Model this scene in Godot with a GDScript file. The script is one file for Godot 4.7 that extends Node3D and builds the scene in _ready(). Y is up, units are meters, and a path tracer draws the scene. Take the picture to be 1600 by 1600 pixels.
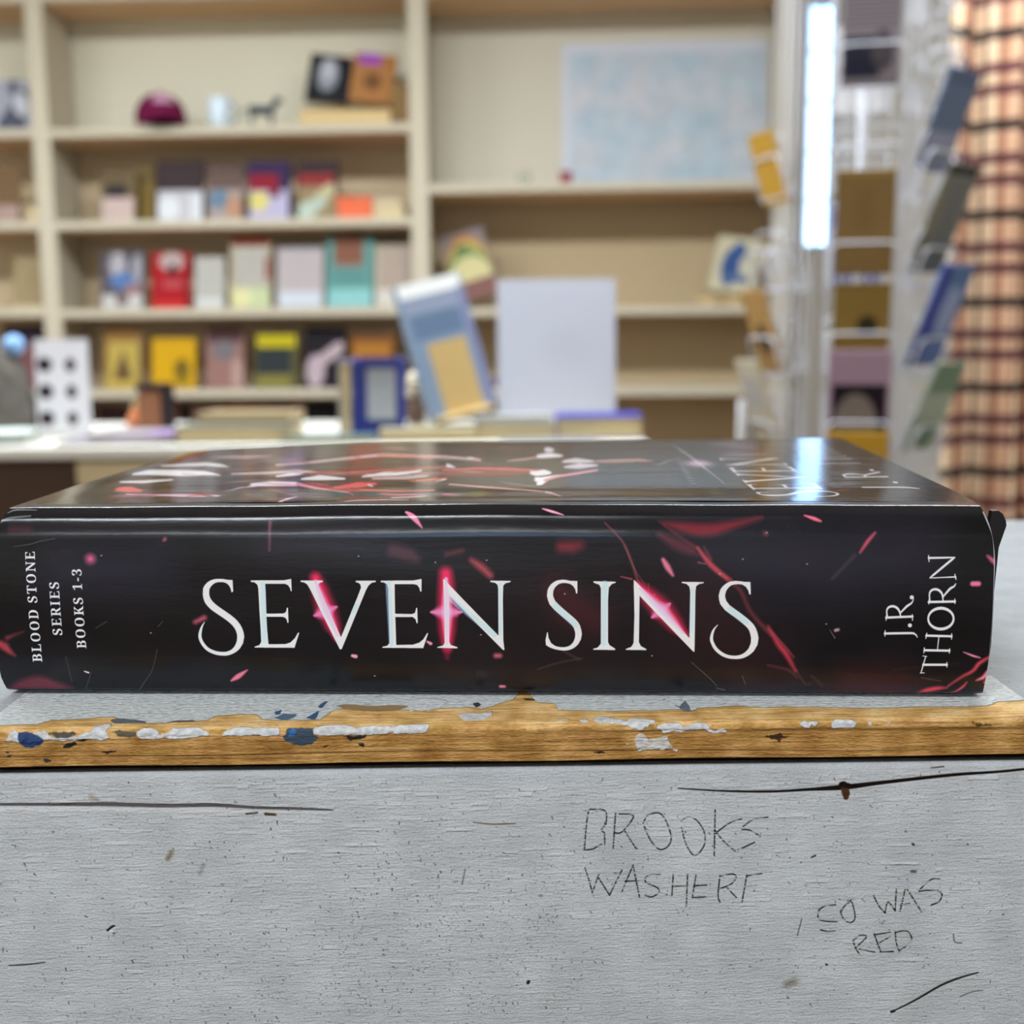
extends Node3D
# A thick hardback lies on a scarred painted counter; behind it the shelves, table and wire rack of a small shop.

const EYE := Vector3(0, 0.9885, 0)
const SHELF_AT := Vector3(0, 0, -4.6)          # middle of the front of the shelf wall
const SHELF_TURN := 0.06
const BOOK_AT := Vector3(-0.12371, 0.9, -0.28646)   # left bottom corner of the spine
const BOOK_TURN := 0.0409
const EDGE_AT := Vector3(-0.11439, 0.9, -0.26024)   # left end of the counter's front arris, as the picture cuts it
const EDGE_TURN := 0.0123

var M := {}
var used := {}
var atlas: Canvas
var cells := 0


# ------------------------------------------------------------------ a picture that is computed: print, paint, grain
class Canvas:
	var w: int
	var h: int
	var k: float           # pixels per unit
	var u0: float          # left edge, in units
	var v1: float          # top edge, in units
	var c := PackedFloat32Array()
	var z := PackedFloat32Array()
	var speckle := PackedByteArray()
	var ragged := 0.0       # how far the border of a painted patch strays, in units
	var dice := RandomNumberGenerator.new()

	func _init(w_: int, h_: int, k_: float, u0_: float, v1_: float, base: Color, relief := false):
		w = w_; h = h_; k = k_; u0 = u0_; v1 = v1_
		c.resize(w * h * 3)
		for i in range(0, w * h * 3, 3):
			c[i] = base.r; c[i + 1] = base.g; c[i + 2] = base.b
		if relief:
			z.resize(w * h)

	func lay(m: PackedFloat32Array, x0: int, y0: int, mw: int, mh: int, col: Color, al: float, lift: float) -> void:
		var cr := col.r
		var cg := col.g
		var cb := col.b
		var deep := z.size() > 0 and lift != 0.0
		for j in mh:
			var y := y0 + j
			if y < 0 or y >= h: continue
			var q := j * mw
			for i in mw:
				var x := x0 + i
				if x < 0 or x >= w: continue
				var a := m[q + i] * al
				if a <= 0.002: continue
				var p := (y * w + x) * 3
				c[p] += (cr - c[p]) * a
				c[p + 1] += (cg - c[p + 1]) * a
				c[p + 2] += (cb - c[p + 2]) * a
				if deep: z[y * w + x] += lift * m[q + i]

	func blur(m: PackedFloat32Array, mw: int, mh: int, r: int) -> PackedFloat32Array:
		var o := PackedFloat32Array()
		o.resize(mw * mh)
		var n := 1.0 / (2 * r + 1)
		for j in mh:
			var s := 0.0
			var q := j * mw
			for i in mw + r:
				if i < mw: s += m[q + i]
				if i - 2 * r - 1 >= 0: s -= m[q + i - 2 * r - 1]
				if i - r >= 0: o[q + i - r] = s * n
		var t := PackedFloat32Array()
		t.resize(mw * mh)
		for i in mw:
			var s := 0.0
			for j in mh + r:
				if j < mh: s += o[j * mw + i]
				if j - 2 * r - 1 >= 0: s -= o[(j - 2 * r - 1) * mw + i]
				if j - r >= 0: t[(j - r) * mw + i] = s * n
		return t

	func fill(m: PackedFloat32Array, mw: int, mh: int, pts: PackedVector2Array) -> void:
		var n := pts.size()
		for j in mh:
			for sub in 4:
				var y := j + (sub + 0.5) / 4.0
				var xs: Array[float] = []
				for i in n:
					var a := pts[i]
					var b := pts[(i + 1) % n]
					if (a.y <= y) != (b.y <= y):
						xs.append(a.x + (y - a.y) / (b.y - a.y) * (b.x - a.x))
				xs.sort()
				for s in range(0, xs.size() - 1, 2):
					var xa := clampf(xs[s], 0, mw - 0.001)
					var xb := clampf(xs[s + 1], 0, mw - 0.001)
					for x in range(int(xa), int(xb) + 1):
						m[j * mw + x] += (minf(xb, x + 1) - maxf(xa, x)) * 0.25

	func pixels(flat: Array, step: int) -> PackedVector2Array:
		var pts := PackedVector2Array()
		for i in range(0, flat.size(), step):
			pts.append(Vector2((flat[i] - u0) * k, (v1 - flat[i + 1]) * k))
		return pts

	func poly(flat: Array, col: Color, al := 1.0, soft := 0.0, lift := 0.0) -> void:
		polys([flat], col, al, soft, lift)

	func ring(outer: Array, inner: Array, col: Color) -> void:
		var p := pixels(outer, 2)
		var q := pixels(inner, 2)
		q.reverse()
		p.append(p[0]); p.append(q[q.size() - 1]); p.append_array(q)
		raw(p, col, 1.0, 0.0, 0.0)

	func polys(list: Array, col: Color, al: float, soft: float, lift: float) -> void:
		for flat in list:
			var pts := pixels(flat, 2)
			if ragged > 0.0: pts = torn(pts)
			raw(pts, col, al, soft * k, lift)

	func torn(pts: PackedVector2Array) -> PackedVector2Array:
		var out := PackedVector2Array()
		var n := pts.size()
		var drift := Vector2.ZERO
		for i in n:
			var a := pts[i]
			var b := pts[(i + 1) % n]
			var p0 := pts[(i - 1 + n) % n]
			var p3 := pts[(i + 2) % n]
			var steps := maxi(1, int(a.distance_to(b) / (ragged * k * 1.6)))
			for s in steps:
				drift = drift * 0.55 + Vector2(dice.randfn(), dice.randfn()) * ragged * k * 0.5
				out.append(a.cubic_interpolate(b, p0.lerp(a, 0.5), p3.lerp(b, 0.5), s / float(steps)) + drift)
		return out

	func raw(pts: PackedVector2Array, col: Color, al: float, soft: float, lift: float) -> void:
		var r := int(soft * 0.5 + 0.3)
		var box := Rect2(pts[0], Vector2.ZERO)
		for p in pts: box = box.expand(p)
		box = box.grow(2 * r + 1)
		var x0 := int(floor(box.position.x))
		var y0 := int(floor(box.position.y))
		var mw := int(ceil(box.size.x)) + 1
		var mh := int(ceil(box.size.y)) + 1
		if mw * mh > 4000000: return
		var m := PackedFloat32Array()
		m.resize(mw * mh)
		for i in pts.size(): pts[i] -= Vector2(x0, y0)
		fill(m, mw, mh, pts)
		if r > 0:
			m = blur(m, mw, mh, r)
			m = blur(m, mw, mh, r)
		lay(m, x0, y0, mw, mh, col, al, lift)

	func spline(flat: Array) -> PackedVector3Array:
		var pts := PackedVector3Array()
		for i in range(0, flat.size(), 3):
			pts.append(Vector3((flat[i] - u0) * k, (v1 - flat[i + 1]) * k, flat[i + 2] * k))
		if pts.size() < 3: return pts
		var out := PackedVector3Array()
		for i in pts.size() - 1:
			var a := pts[maxi(i - 1, 0)]
			var b := pts[i]
			var d := pts[i + 1]
			var e := pts[mini(i + 2, pts.size() - 1)]
			var n := clampi(int(b.distance_to(d) / maxf(3.0, b.z)), 1, 8)
			for s in n:
				out.append(b.cubic_interpolate(d, a, e, s / float(n)))
		out.append(pts[pts.size() - 1])
		return out

	func capsules(pts: PackedVector3Array, edge: float, glow: bool) -> Array:
		var box := Rect2(pts[0].x, pts[0].y, 0, 0)
		var most := 0.0
		for p in pts:
			box = box.expand(Vector2(p.x, p.y))
			most = maxf(most, p.z)
		box = box.grow(most + edge + 1)
		var x0 := int(floor(box.position.x))
		var y0 := int(floor(box.position.y))
		var mw := int(ceil(box.size.x)) + 1
		var mh := int(ceil(box.size.y)) + 1
		var m := PackedFloat32Array()
		m.resize(mw * mh)
		for i in pts.size() - 1:
			var a := pts[i]
			var b := pts[i + 1]
			var far := maxf(a.z, b.z) + edge + 1
			var dx := b.x - a.x
			var dy := b.y - a.y
			var dr := b.z - a.z
			var len2 := maxf(dx * dx + dy * dy, 1e-6)
			for y in range(maxi(y0, int(minf(a.y, b.y) - far)), mini(y0 + mh, int(maxf(a.y, b.y) + far) + 1)):
				if y < 0 or y >= h: continue
				var py := y + 0.5 - a.y
				for x in range(maxi(maxi(x0, 0), int(minf(a.x, b.x) - far)), mini(mini(x0 + mw, w), int(maxf(a.x, b.x) + far) + 1)):
					var px := x + 0.5 - a.x
					var t := clampf((px * dx + py * dy) / len2, 0.0, 1.0)
					var ex := px - t * dx
					var ey := py - t * dy
					var d := sqrt(ex * ex + ey * ey)
					var v: float
					if glow:
						v = maxf(0.0, 1.0 - d / maxf(0.01, (a.z + t * dr) * 1.5))
						v = v * v * (3.0 - 2.0 * v)
					else:
						v = 0.5 - 0.5 * (d - a.z - t * dr) / edge
						v = clampf(v, 0.0, 1.0)
					var q := (y - y0) * mw + x - x0
					if v > m[q]: m[q] = v
		return [m, x0, y0, mw, mh]

	func stroke(flat: Array, col: Color, al := 1.0, soft := 0.05, lift := 0.0) -> void:
		var s := capsules(spline(flat), maxf(0.55, soft * k), false)
		lay(s[0], s[1], s[2], s[3], s[4], col, al, lift)

	func glow(flat: Array, col: Color, al: float) -> void:
		var s := capsules(spline(flat), 0.0, true)
		lay(s[0], s[1], s[2], s[3], s[4], col, al, 0.0)

	func scratch(flat: Array, col: Color) -> void:
		var s := capsules(spline(flat), 0.7, false)
		var m: PackedFloat32Array = s[0]
		var mw: int = s[3]
		for j in s[4]:
			for i in mw:
				var q: int = j * mw + i
				if m[q] > 0.0:
					var x := clampi(s[1] + i, 0, w - 1)
					var y := clampi(s[2] + j, 0, h - 1)
					m[q] *= clampf((speckle[y * w + x] - 70.0) / 70.0, 0.12, 1.0)
		lay(m, s[1], s[2], mw, s[4], col, 1.0, -0.5)

	func text(words: String, font: Font, at: Vector2, turn: float, cap: float, track: float, col: Color) -> void:
		# letters of a font, laid flat in the print; cap = height of the capitals in units
		var x := 0.0
		for ch in words:
			var tm := TextMesh.new()
			tm.font = font
			tm.font_size = 64
			tm.pixel_size = 0.01
			tm.depth = 0.0
			tm.text = ch
			tm.horizontal_alignment = HORIZONTAL_ALIGNMENT_LEFT
			tm.vertical_alignment = VERTICAL_ALIGNMENT_BOTTOM
			var wide := font.get_string_size(ch, HORIZONTAL_ALIGNMENT_LEFT, -1, 64).x * 0.01
			var sc := cap / 0.46
			if ch != " ":
				var arr := tm.get_mesh_arrays()
				var vs: PackedVector3Array = arr[Mesh.ARRAY_VERTEX]
				var ix: PackedInt32Array = arr[Mesh.ARRAY_INDEX] if arr[Mesh.ARRAY_INDEX] != null else PackedInt32Array(range(vs.size()))
				var low := 0.0
				var pts := PackedVector2Array()
				for v in vs:
					var p := (Vector2(x, 0) + Vector2(v.x, v.y) * sc).rotated(turn) + at
					pts.append(Vector2((p.x - u0) * k, (v1 - p.y) * k))
				var box := Rect2(pts[0], Vector2.ZERO)
				for p in pts: box = box.expand(p)
				box = box.grow(2)
				var x0 := int(box.position.x)
				var y0 := int(box.position.y)
				var mw := int(box.size.x) + 2
				var mh := int(box.size.y) + 2
				var m := PackedFloat32Array()
				m.resize(mw * mh)
				for t in range(0, ix.size(), 3):
					var tri := PackedVector2Array()
					for e in 3: tri.append(pts[ix[t + e]] - Vector2(x0, y0))
					fill(m, mw, mh, tri)
				for q in m.size(): m[q] = minf(1.0, m[q])
				lay(m, x0, y0, mw, mh, col, 1.0, 0.0)
			x += wide * sc + track

	func texture(gain := 1.0) -> ImageTexture:
		var lut := PackedByteArray()
		lut.resize(1025)
		for i in 1025:
			var g := Color(i / 1024.0, 0, 0).srgb_to_linear().r * gain
			lut[i] = int(clampf(Color(clampf(g, 0, 1), 0, 0).linear_to_srgb().r, 0, 1) * 255.0 + 0.5)
		var b := PackedByteArray()
		b.resize(w * h * 3)
		for i in w * h * 3:
			b[i] = lut[clampi(int(c[i] * 1024.0), 0, 1024)]
		return ImageTexture.create_from_image(Image.create_from_data(w, h, false, Image.FORMAT_RGB8, b))

	func relief() -> ImageTexture:
		var b := PackedByteArray()
		b.resize(w * h)
		for i in w * h:
			b[i] = clampi(int(128.0 + z[i] * 90.0), 0, 255)
		return ImageTexture.create_from_image(Image.create_from_data(w, h, false, Image.FORMAT_L8, b))


# ------------------------------------------------------------------ shapes
class Shape:
	var st := SurfaceTool.new()
	var uv_face := Rect2(0, 0, 1, 1)       # what the +z face of a box shows of a texture
	var uv_rest := Vector2.ZERO
	var mapped := false

	func _init(): st.begin(Mesh.PRIMITIVE_TRIANGLES)

	func vert(p: Vector3, uv: Vector2) -> void:
		st.set_uv(uv)
		st.add_vertex(p)

	func tri_out(a: Vector3, b: Vector3, d: Vector3, mid: Vector3, uvs: Array) -> void:
		if (d - a).cross(b - a).dot((a + b + d) / 3.0 - mid) >= 0.0:
			vert(a, uvs[0]); vert(b, uvs[1]); vert(d, uvs[2])
		else:
			vert(a, uvs[0]); vert(d, uvs[2]); vert(b, uvs[1])

	func quad_out(a: Vector3, b: Vector3, d: Vector3, e: Vector3, mid: Vector3, uvs: Array) -> void:
		tri_out(a, b, d, mid, [uvs[0], uvs[1], uvs[2]])
		tri_out(a, d, e, mid, [uvs[0], uvs[2], uvs[3]])

	func box(mid: Vector3, size: Vector3, bevel := 0.0, at := Transform3D()) -> Shape:
		st.set_smooth_group(-1)
		var hs := size / 2.0
		var bv := minf(bevel, minf(hs.x, minf(hs.y, hs.z)) * 0.9)
		var mw := at * mid
		for ax in 3:
			var b1 := (ax + 1) % 3
			var b2 := (ax + 2) % 3
			for s in [-1.0, 1.0]:
				var q := []
				var uvs := []
				for e in [[-1.0, -1.0], [1.0, -1.0], [1.0, 1.0], [-1.0, 1.0]]:
					var p := Vector3()
					p[ax] = s * hs[ax]
					p[b1] = e[0] * (hs[b1] - bv)
					p[b2] = e[1] * (hs[b2] - bv)
					q.append(at * (mid + p))
					if ax == 2 and s > 0 and mapped:
						uvs.append(uv_face.position + uv_face.size * Vector2(0.5 + 0.5 * e[0], 0.5 - 0.5 * e[1]))
					elif mapped: uvs.append(uv_rest)
					else: uvs.append(Vector2(p[b1], p[b2]))
				quad_out(q[0], q[1], q[2], q[3], mw, uvs)
		if bv > 0.0:
			var r4 := [uv_rest, uv_rest, uv_rest, uv_rest]
			for ax in 3:
				var b1 := (ax + 1) % 3
				var b2 := (ax + 2) % 3
				for s1 in [-1.0, 1.0]:
					for s2 in [-1.0, 1.0]:
						var q := []
						for e in [[-1.0, 0], [1.0, 0], [1.0, 1], [-1.0, 1]]:
							var p := Vector3()
							p[ax] = e[0] * (hs[ax] - bv)
							p[b1] = s1 * (hs[b1] - (bv if e[1] == 1 else 0.0))
							p[b2] = s2 * (hs[b2] - (0.0 if e[1] == 1 else bv))
							q.append(at * (mid + p))
						quad_out(q[0], q[1], q[2], q[3], mw, r4)
			for sx in [-1.0, 1.0]:
				for sy in [-1.0, 1.0]:
					for sz in [-1.0, 1.0]:
						var sg := Vector3(sx, sy, sz)
						var a := sg * (hs - Vector3(0, bv, bv))
						var b := sg * (hs - Vector3(bv, 0, bv))
						var d := sg * (hs - Vector3(bv, bv, 0))
						tri_out(at * (mid + a), at * (mid + b), at * (mid + d), mw, r4)
		return self

	func grid(nu: int, nv: int, f: Callable, uvf: Callable, flip := false, closed := false) -> Shape:
		# points f(i, j); front side where u x v points away from the eye's side: flip turns it over
		st.set_smooth_group(1)
		for j in nv:
			for i in nu:
				var a: Vector3 = f.call(i, j)
				var b: Vector3 = f.call(i + 1, j)
				var d: Vector3 = f.call(i + 1, j + 1)
				var e: Vector3 = f.call(i, j + 1)
				var ua: Vector2 = uvf.call(i, j)
				var ub: Vector2 = uvf.call(i + 1, j)
				var ud: Vector2 = uvf.call(i + 1, j + 1)
				var ue: Vector2 = uvf.call(i, j + 1)
				if flip:
					vert(a, ua); vert(b, ub); vert(d, ud)
					vert(a, ua); vert(d, ud); vert(e, ue)
				else:
					vert(a, ua); vert(d, ud); vert(b, ub)
					vert(a, ua); vert(e, ue); vert(d, ud)
		return self

	func tube(path: PackedVector3Array, r: float, n := 6, closed := false) -> Shape:
		st.set_smooth_group(1)
		var rings := []
		var side := Vector3.UP
		var m := path.size()
		for i in m:
			var d := (path[(i + 1) % m if closed else mini(i + 1, m - 1)] - path[(i - 1 + m) % m if closed else maxi(i - 1, 0)]).normalized()
			if absf(d.dot(side)) > 0.95: side = Vector3.RIGHT if absf(d.x) < 0.9 else Vector3.BACK
			var x := d.cross(side).normalized()
			side = x.cross(d).normalized()
			var ring := PackedVector3Array()
			for k in n:
				var t := TAU * k / n
				ring.append(path[i] + (x * cos(t) + side * sin(t)) * r)
			rings.append(ring)
		for i in m if closed else m - 1:
			var mid := (path[i] + path[(i + 1) % m]) / 2.0
			for k in n:
				quad_out(rings[i][k], rings[i][(k + 1) % n], rings[(i + 1) % m][(k + 1) % n], rings[(i + 1) % m][k], mid, [Vector2.ZERO, Vector2.ZERO, Vector2.ZERO, Vector2.ZERO])
		if not closed:
			st.set_smooth_group(-1)
			for e in [0, m - 1]:
				for k in range(1, n - 1):
					tri_out(rings[e][0], rings[e][k], rings[e][k + 1], path[1] if e == 0 else path[m - 2], [Vector2.ZERO, Vector2.ZERO, Vector2.ZERO])
		return self

	func lathe(profile: Array, n := 24, at := Transform3D()) -> Shape:
		# profile: Vector2(radius, height) from the bottom to the top
		st.set_smooth_group(1)
		for i in profile.size() - 1:
			for k in n:
				var q := []
				for e in [[i, k], [i, k + 1], [i + 1, k + 1], [i + 1, k]]:
					var p: Vector2 = profile[e[0]]
					var t: float = TAU * e[1] / n
					q.append(at * Vector3(p.x * cos(t), p.y, p.x * sin(t)))
				var m0: Vector2 = (profile[i] + profile[i + 1]) / 2.0
				var dirv: Vector2 = profile[i + 1] - profile[i]
				var t2 := TAU * (k + 0.5) / n
				var outn := Vector3(dirv.y * cos(t2), -dirv.x, dirv.y * sin(t2))
				var inside := at * (Vector3(m0.x * cos(t2), m0.y, m0.x * sin(t2)) - outn.normalized() * 0.001)
				quad_out(q[0], q[1], q[2], q[3], inside, [Vector2.ZERO, Vector2.ZERO, Vector2.ZERO, Vector2.ZERO])
		return self

	func prism(pts: PackedVector2Array, depth: float, at := Transform3D()) -> Shape:
		# outline in x, y (any turn), from z = 0 to z = depth
		st.set_smooth_group(-1)
		var area := 0.0
		for i in pts.size():
			var a := pts[i]
			var b := pts[(i + 1) % pts.size()]
			area += a.cross(b)
		if area < 0: pts.reverse()
		var ix := Geometry2D.triangulate_polygon(pts)
		var zz := Vector2.ZERO
		for t in range(0, ix.size(), 3):
			for s in [0.0, depth]:
				var q := []
				for e in 3: q.append(at * Vector3(pts[ix[t + e]].x, pts[ix[t + e]].y, s))
				var inner := at * Vector3((pts[ix[t]].x + pts[ix[t + 1]].x + pts[ix[t + 2]].x) / 3, (pts[ix[t]].y + pts[ix[t + 1]].y + pts[ix[t + 2]].y) / 3, depth / 2)
				tri_out(q[0], q[1], q[2], inner, [zz, zz, zz])
		for i in pts.size():
			var a := pts[i]
			var b := pts[(i + 1) % pts.size()]
			var nrm := Vector2(b.y - a.y, a.x - b.x).normalized()
			var inner := (a + b) / 2.0 - nrm * 0.0005
			quad_out(at * Vector3(a.x, a.y, 0), at * Vector3(b.x, b.y, 0), at * Vector3(b.x, b.y, depth), at * Vector3(a.x, a.y, depth), at * Vector3(inner.x, inner.y, depth / 2), [zz, zz, zz, zz])
		return self

	func done(into: ArrayMesh = null) -> ArrayMesh:
		st.generate_normals()
		return st.commit(into) if into else st.commit()


# ------------------------------------------------------------------ nodes
func numbered(called: String) -> String:
	used[called] = used.get(called, -1) + 1
	return called if used[called] == 0 else "%s_%03d" % [called, used[called]]

func tag(o: Node3D, label: String, category: String, group := "", kind := "") -> Node3D:
	if label: o.set_meta("label", label)
	if category: o.set_meta("category", category)
	if group: o.set_meta("group", group)
	if kind: o.set_meta("kind", kind)
	return o

func thing(called: String, label: String, category: String, at := Vector3.ZERO, basis_ := Basis(), group := "") -> Node3D:
	var o := Node3D.new()
	o.name = numbered(called)
	add_child(o)
	o.transform = Transform3D(basis_, at)
	tag(o, label, category, group)
	return o

func part(called: String, mesh: Mesh, m: Material, parent: Node3D, label := "") -> MeshInstance3D:
	var o := MeshInstance3D.new()
	o.name = called
	o.mesh = mesh
	o.material_override = m
	parent.add_child(o, true)
	if label: o.set_meta("label", label)
	return o

func struct(called: String, mesh: Mesh, m: Material, label: String, category: String) -> MeshInstance3D:
	var o := MeshInstance3D.new()
	o.name = numbered(called)
	o.mesh = mesh
	o.material_override = m
	add_child(o)
	tag(o, label, category, "", "structure")
	return o

func box(mid: Vector3, size: Vector3, bevel := 0.0) -> ArrayMesh:
	return Shape.new().box(mid, size, bevel).done()

func mat(name_: String, c: Color, rough := 0.6, metal := 0.0) -> StandardMaterial3D:
	var m := StandardMaterial3D.new()
	m.resource_name = name_
	m.albedo_color = c
	m.roughness = rough
	m.metallic = metal
	if rough >= 0.5: m.metallic_specular = 0.22
	M[name_] = m
	return m

func noise(w: int, h: int, freq: float, seed_: int, stretch := 1, octaves := 3) -> PackedByteArray:
	var n := FastNoiseLite.new()
	n.seed = seed_
	n.frequency = freq
	n.fractal_octaves = octaves
	var im := n.get_image(w / stretch, h)
	if stretch > 1: im.resize(w, h, Image.INTERPOLATE_CUBIC)
	im.convert(Image.FORMAT_L8)
	return im.get_data()

func shelf(u: float, y: float, w: float) -> Vector3:
	return SHELF_AT + Vector3(u * cos(SHELF_TURN) - w * sin(SHELF_TURN), y + 0.0006, u * sin(SHELF_TURN) + w * cos(SHELF_TURN))


# ------------------------------------------------------------------ camera, sky, lamps
func camera_and_light() -> void:
	var cam := Camera3D.new()
	cam.name = "camera"
	cam.keep_aspect = Camera3D.KEEP_HEIGHT
	var tall := 800.0 / 1900.0
	var lens := CameraAttributesPhysical.new()
	lens.frustum_focal_length = 12.0 / tall
	lens.frustum_focus_distance = 0.288
	lens.exposure_aperture = lens.frustum_focal_length / 3.4    # a pupil of 3.4 mm
	lens.frustum_near = 0.02
	lens.frustum_far = 100.0
	cam.attributes = lens
	cam.fov = rad_to_deg(2.0 * atan(tall))
	cam.near = 0.02
	cam.far = 100.0
	add_child(cam)
	cam.position = EYE
	cam.basis = Basis(Vector3.RIGHT, -0.1537) * Basis(Vector3.BACK, -0.0085)
	cam.current = true

	var e := Environment.new()
	e.background_mode = Environment.BG_SKY
	var sky := Sky.new()
	var sm := ProceduralSkyMaterial.new()
	sm.sky_top_color = Color(0.5, 0.7, 1.0)
	sm.sky_horizon_color = Color(0.68, 0.85, 1.0)
	sm.ground_bottom_color = Color(0.42, 0.43, 0.42)
	sm.ground_horizon_color = Color(0.72, 0.76, 0.78)
	sm.sky_energy_multiplier = 2.5
	sm.ground_energy_multiplier = 1.2
	sky.sky_material = sm
	e.sky = sky
	e.tonemap_mode = Environment.TONE_MAPPER_LINEAR
	e.tonemap_exposure = 1.0
	e.sdfgi_enabled = true
	e.ssao_enabled = true
	e.ssil_enabled = true
	var we := WorldEnvironment.new()
	we.name = "environment"
	we.environment = e
	add_child(we)

	# ceiling lamps: each a long fitting with a glowing cover and a light of its size just under it
	mat("lamp_cover", Color(0.9, 0.9, 0.88), 0.5)
	M.lamp_cover.emission_enabled = true
	M.lamp_cover.emission = Color(0.95, 0.98, 1.0)
	M.lamp_cover.emission_energy_multiplier = 2.2
	mat("lamp_metal", Color(0.86, 0.86, 0.85), 0.45)
	var n := 0
	for p in LAMPS:
		var t := thing("ceiling_lamp", "long white fluorescent ceiling lamp above the %s" % p[2], "lamp", Vector3(p[0], 2.75, p[1]), Basis(), "fluorescent ceiling lamps")
		part("housing", Shape.new().box(Vector3(0, -0.03, 0), Vector3(1.24, 0.06, 0.3), 0.008).done(), M.lamp_metal, t)
		part("diffuser", Shape.new().box(Vector3(0, -0.07, 0), Vector3(1.2, 0.02, 0.26), 0.006).done(), M.lamp_cover, t)
		var l := AreaLight3D.new()
		l.name = "lamp_light"
		l.area_size = Vector2(1.2, 0.26)
		l.area_normalize_energy = true
		l.light_color = Color(0.95, 0.975, 1.0)
		l.light_energy = p[3]
		l.area_range = 12.0
		l.shadow_enabled = true
		add_child(l)
		l.position = Vector3(p[0], 2.75 - 0.085, p[1])
		l.rotation.x = -PI / 2
		n += 1

const LAMPS := [[-2.3, -2.55, "left end of the table", 6.8], [-0.75, -2.55, "front of the table", 6.8], [0.8, -2.3, "wire rack", 6.2], [-0.7, 1.0, "aisle beside the counter", 3.8], [-1.92, 4.6, "left of the shop window, added for streak", 5.2], [-0.68, 4.6, "right of the shop window, added for streak", 5.2]]  # last two lamps unseen, added for a streak along the book's fold


# ------------------------------------------------------------------ room
func room() -> void:
	mat("wall_paint", Color8(206, 200, 188), 0.85)
	mat("ceiling_paint", Color8(226, 224, 216), 0.9)
	mat("floor_wood", Color8(120, 98, 76), 0.6)
	mat("white_trim", Color8(222, 222, 220), 0.5)
	struct("floor", box(Vector3(-0.7, -0.05, 0.35), Vector3(5.6, 0.1, 11.7)), M.floor_wood, "brown shop floor", "floor")
	struct("ceiling", box(Vector3(-0.7, 2.8, 0.35), Vector3(5.6, 0.1, 11.7)), M.ceiling_paint, "white ceiling over the shop", "ceiling")
	struct("wall_left", box(Vector3(-3.35, 1.35, 0.35), Vector3(0.1, 2.9, 11.7)), M.wall_paint, "cream wall at the left of the shop", "wall")
	struct("wall_right", box(Vector3(1.85, 1.35, 0.35), Vector3(0.1, 2.9, 11.7)), M.wall_paint, "cream wall behind the plaid curtain", "wall")
	# the wall behind the shelves, with a tall narrow window at its right
	var s := Shape.new()
	var at := Transform3D(Basis(Vector3.UP, -SHELF_TURN), SHELF_AT)
	for r in [[-3.0, 1.118, -0.1, 2.8], [1.244, 2.3, -0.1, 2.8], [1.118, 1.244, -0.1, 1.265], [1.118, 1.244, 2.2, 2.8]]:
		s.box(Vector3((r[0] + r[1]) / 2, (r[2] + r[3]) / 2, -0.41), Vector3(r[1] - r[0], r[3] - r[2], 0.12), 0.0, at)
	struct("wall_back", s.done(), M.wall_paint, "cream wall behind the bookshelves", "wall")
	var wn := thing("window_1", "tall narrow bright window beside the shelves", "window", shelf(1.181, 1.265, -0.36), Basis(Vector3.UP, -SHELF_TURN))
	wn.set_meta("kind", "structure")
	window_parts(wn, 0.126, 0.935, 5, 2)
	struct("trim_1", Shape.new().box(Vector3(1.282, 1.2, -0.34), Vector3(0.068, 2.4, 0.03), 0.004, at).done(), M.white_trim, "white upright trim board beside the tall narrow window", "trim")
	# the wall behind the camera with an unseen shop window added for fill light
	s = Shape.new()
	for r in [[-3.4, -1.5, -0.1, 2.8], [-0.05, 1.9, -0.1, 2.8], [-1.5, -0.05, -0.1, 1.2], [-1.5, -0.05, 2.2, 2.8]]:
		s.box(Vector3((r[0] + r[1]) / 2, (r[2] + r[3]) / 2, 6.1), Vector3(r[1] - r[0], r[3] - r[2], 0.12))
	struct("wall_front", s.done(), M.wall_paint, "cream wall with the added shop window", "wall")
	var w2 := thing("window_2", "unseen shop window added for fill light in the wall across from the bookshelves", "window", Vector3(-0.775, 1.2, 6.1), Basis())
	w2.set_meta("kind", "structure")
	window_parts(w2, 1.45, 1.0, 2, 3)

func window_parts(o: Node3D, wide: float, tall: float, rows: int, cols: int) -> void:
	if not M.has("pane"):
		var g := mat("pane", Color(1, 1, 1, 0.06), 0.02)
		g.transparency = BaseMaterial3D.TRANSPARENCY_ALPHA
	var b := 0.018 if wide < 1.0 else 0.05
	var f := Shape.new()
	f.box(Vector3(-wide / 2 + b / 2, tall / 2, 0), Vector3(b, tall, 0.06), 0.003).box(Vector3(wide / 2 - b / 2, tall / 2, 0), Vector3(b, tall, 0.06), 0.003)
	f.box(Vector3(0, b / 2, 0), Vector3(wide, b, 0.06), 0.003).box(Vector3(0, tall - b / 2, 0), Vector3(wide, b, 0.06), 0.003)
	part("window_frame", f.done(), M.white_trim, o)
	for i in range(1, rows):
		part("glazing_bar", box(Vector3(0, tall * i / rows, 0), Vector3(wide - 2 * b, 0.008 if wide < 1.0 else 0.03, 0.03), 0.002), M.white_trim, o)
	for i in range(1, cols):
		part("glazing_bar", box(Vector3(-wide / 2 + wide * i / cols, tall / 2, 0), Vector3(0.005 if wide < 1.0 else 0.03, tall - 2 * b, 0.028), 0.002), M.white_trim, o)
	part("pane", box(Vector3(0, tall / 2, 0.0), Vector3(wide - 2 * b, tall - 2 * b, 0.004)), M.pane, o)


# ------------------------------------------------------------------ counter
const PAINT := Color8(193, 197, 200)

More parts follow.
